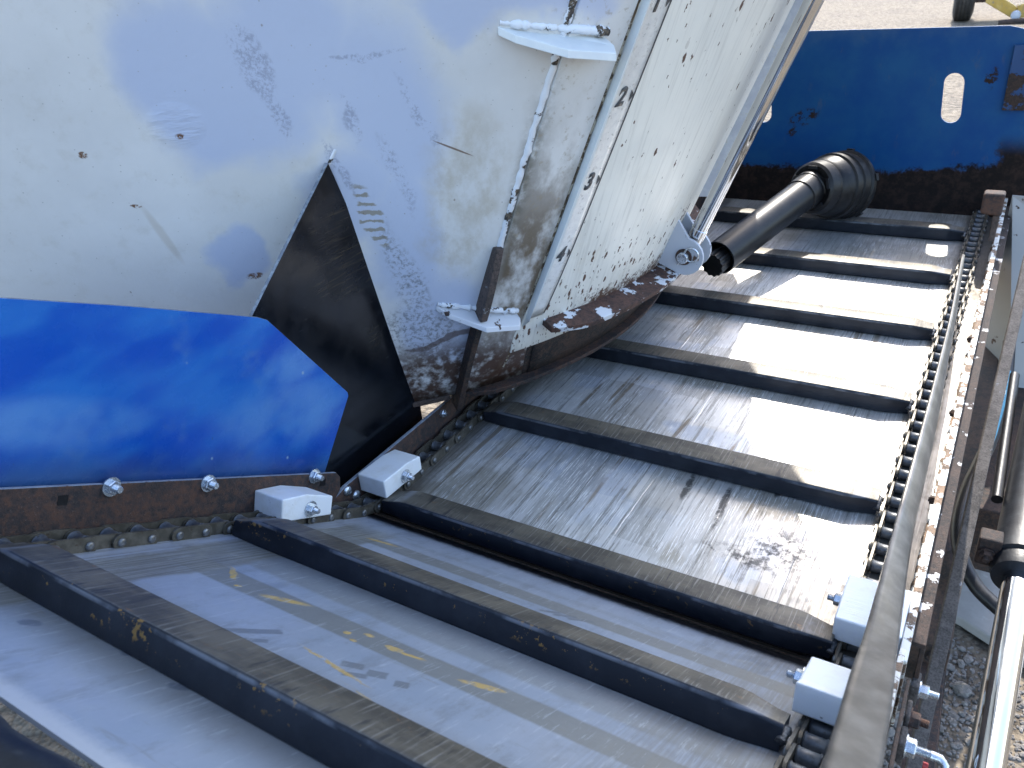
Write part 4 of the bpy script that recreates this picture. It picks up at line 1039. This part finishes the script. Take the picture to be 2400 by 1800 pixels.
for k, ch in enumerate('O ZHIT O ZHIT'):
    if ch == ' ': continue
    for (ax_, ay), (bx, by) in GL[ch]:
        p0 = bandpt(.10+(k+ax_*.7)*.062, (ay-.5)*.9); p1 = bandpt(.10+(k+bx*.7)*.062, (by-.5)*.9)
        mb.tube([p0, p1], .0006, 5)
mb.build('lettering', 'print', hs)
# added dark beam under the conveyor, stands in for the underside shade
cb_ = thing('dark_filler', (.90, .6, -.45), 'added dark beam under the right side of the conveyor', 'filler')
MB().box((.80, .10, -.46), (.90, 1.9, -.36)).build('filler', 'rust_dark', cb_, bevel=.004)
MB().box((.905, .62, -.58), (.99, 1.5, -.40)).build('filler', 'rust_dark', cb_, bevel=.004)
# rusty leg
lg = thing('rusty_frame_leg', (.87, .1, -.43), 'wide pitted rusty frame leg just right of the thin strip', 'frame leg')
MB().hexa([Vector((.862, -.20, -.45)), Vector((.912, -.17, -.455)), Vector((.914, -.13, -.455)), Vector((.864, -.16, -.45)), Vector((.842, .42, -.352)), Vector((.880, .44, -.356)), Vector((.882, .47, -.35)), Vector((.844, .45, -.345))]).build('leg_plate', 'rust', lg, bevel=.002)
bolt(lg, (.872, .10, -.385), (0, -.5, .9), .010, .006, .013, mat='rust')
# side sheet outside the incline with zinc hardware
ss_ = thing('side_bracket', (.845, -.6, .1), 'bent rusty bracket with zinc bolts outside the right rail of the incline', 'bracket')
MB().prism([Vector((.840, *yz(-.60, .00))), Vector((.840, *yz(-.60, -.16))), Vector((.840, *yz(-.02, -.14))), Vector((.840, *yz(.06, -.07))), Vector((.840, *yz(-.02, .02)))], (.004, 0, 0)).build('bracket_plate', 'rust_dark', ss_, bevel=.001)
for c, r, stb, mt, ex in (((.846, -.301, -.051), .0095, .012, 'zinc', .010), ((.846, -.362, -.039), .0105, .010, 'rust', .006), ((.845, -.405, -.039), .0115, .016, 'zinc', .008)):
    c = Vector(c)
    MB().box(c+Vector((0, -.014, -.018)), c+Vector((ex, .014, .018))).build('spacer', 'strut', ss_, bevel=.002)
    bolt(ss_, c+Vector((ex, 0, 0)), (1, 0, 0), r, stb, r*1.3, .010, mat=mt)
c = Vector((.845+.008+.028, -.405, -.039))
MB().tube([c, c+Vector((.010, 0, 0)), c+Vector((.016, -.004, -.004)), c+Vector((.018, -.014, -.012))], .005, 10, lambda k: (.006, .0055, .005, .004)[k]).build('grease_nipple', 'zinc', ss_, smooth=60)
MB().lathe(c+Vector((-.006, -.004, -.016)), (1, 0, 0), [(0, .004), (.005, .004), (.006, .003)], 12).build('red_cap', 'redcap', ss_, smooth=50)
# white body panel beyond the strut
wp = thing('white_body_panel', (1.0, 1.42, -.45), 'shaded white body panel with rust stains at the right edge', 'body panel')
MB().prism([Vector((.845, 1.46, .085)), Vector((1.9, 1.30, .11)), Vector((1.9, 1.22, -.60)), Vector((.963, 1.10, -.57)), Vector((.948, 1.22, -.45)), Vector((.922, 1.27, -.455)), Vector((.846, 1.42, -.40))], (0, .006, 0)).build('panel', 'panel_white', wp, bevel=.001)

# ------------------------------------------------------------------ parked yellow machine far behind
pm = thing('parked_implement', (-.05, 11.5, GZ), 'yellow parked implement with a ribbed black tyre beyond the blue panel', 'machine')
hr = Vector((.997, .075, 0)); hf = Vector((-.075, .997, 0))
def PM(a, f, z): return Vector((-.115, 11.55, GZ))+hr*a+hf*f+Vector((0, 0, z))
RT = .40
prof = []
for i in range(25):
    t = -1+2*i/24; rad = RT-.012*abs(t)**3-.09*max(0, abs(t)-.82)/.18
    if i % 4 == 2 and abs(t) < .85: rad -= .010
    prof.append((.125*t, rad))
prof = [(-.115, .22)]+prof+[(.115, .22)]
MB().lathe(PM(0, RT*.0+.40, RT-.005), hr, prof, 64).build('tyre', 'tyre', pm, smooth=50)
MB().lathe(PM(0, .40, RT-.005), hr, [(.02, .225), (.06, .225), (.06, .06), (.13, .05)], 32).build('rim', 'brown', pm, smooth=40)
def pbox(name, a0, a1, f0, f1, z0, z1, mat, z2=None, z3=None):
    z2 = z0 if z2 is None else z2; z3 = z1 if z3 is None else z3
    MB().hexa([PM(a0, f0, z0), PM(a1, f0, z2), PM(a1, f1, z2), PM(a0, f1, z0), PM(a0, f0, z1), PM(a1, f0, z3), PM(a1, f1, z3), PM(a0, f1, z1)]).build(name, mat, pm, bevel=.01)
pbox('axle', .12, .46, .30, .45, .215, .36, 'brown')
pbox('frame_beam', .24, .60, .02, .16, .24, .40, 'yellow', .02, .17)
pbox('frame_beam', .605, 1.25, .03, .17, .03, .19, 'yellow', .14, .30)
pbox('frame_top', .10, 1.6, .30, .50, .38, .60, 'yellow')
MB().lathe(PM(.60, -.03, .085), -hf, [(0, .055), (.02, .058), (.05, .05), (.055, .02)], 24).build('pivot_cap', 'clevis', pm, smooth=40)
MB().tube([PM(.42, -.16, .01), PM(.55, -.16, .02), PM(1.4, -.14, .035)], .04, 12).build('skid_bar', 'rust_dark', pm, smooth=50)
MB().lathe(PM(.95, .0, .32), hr, [(0, .12), (.30, .12)], 24).build('roller', 'tyre', pm, smooth=40)
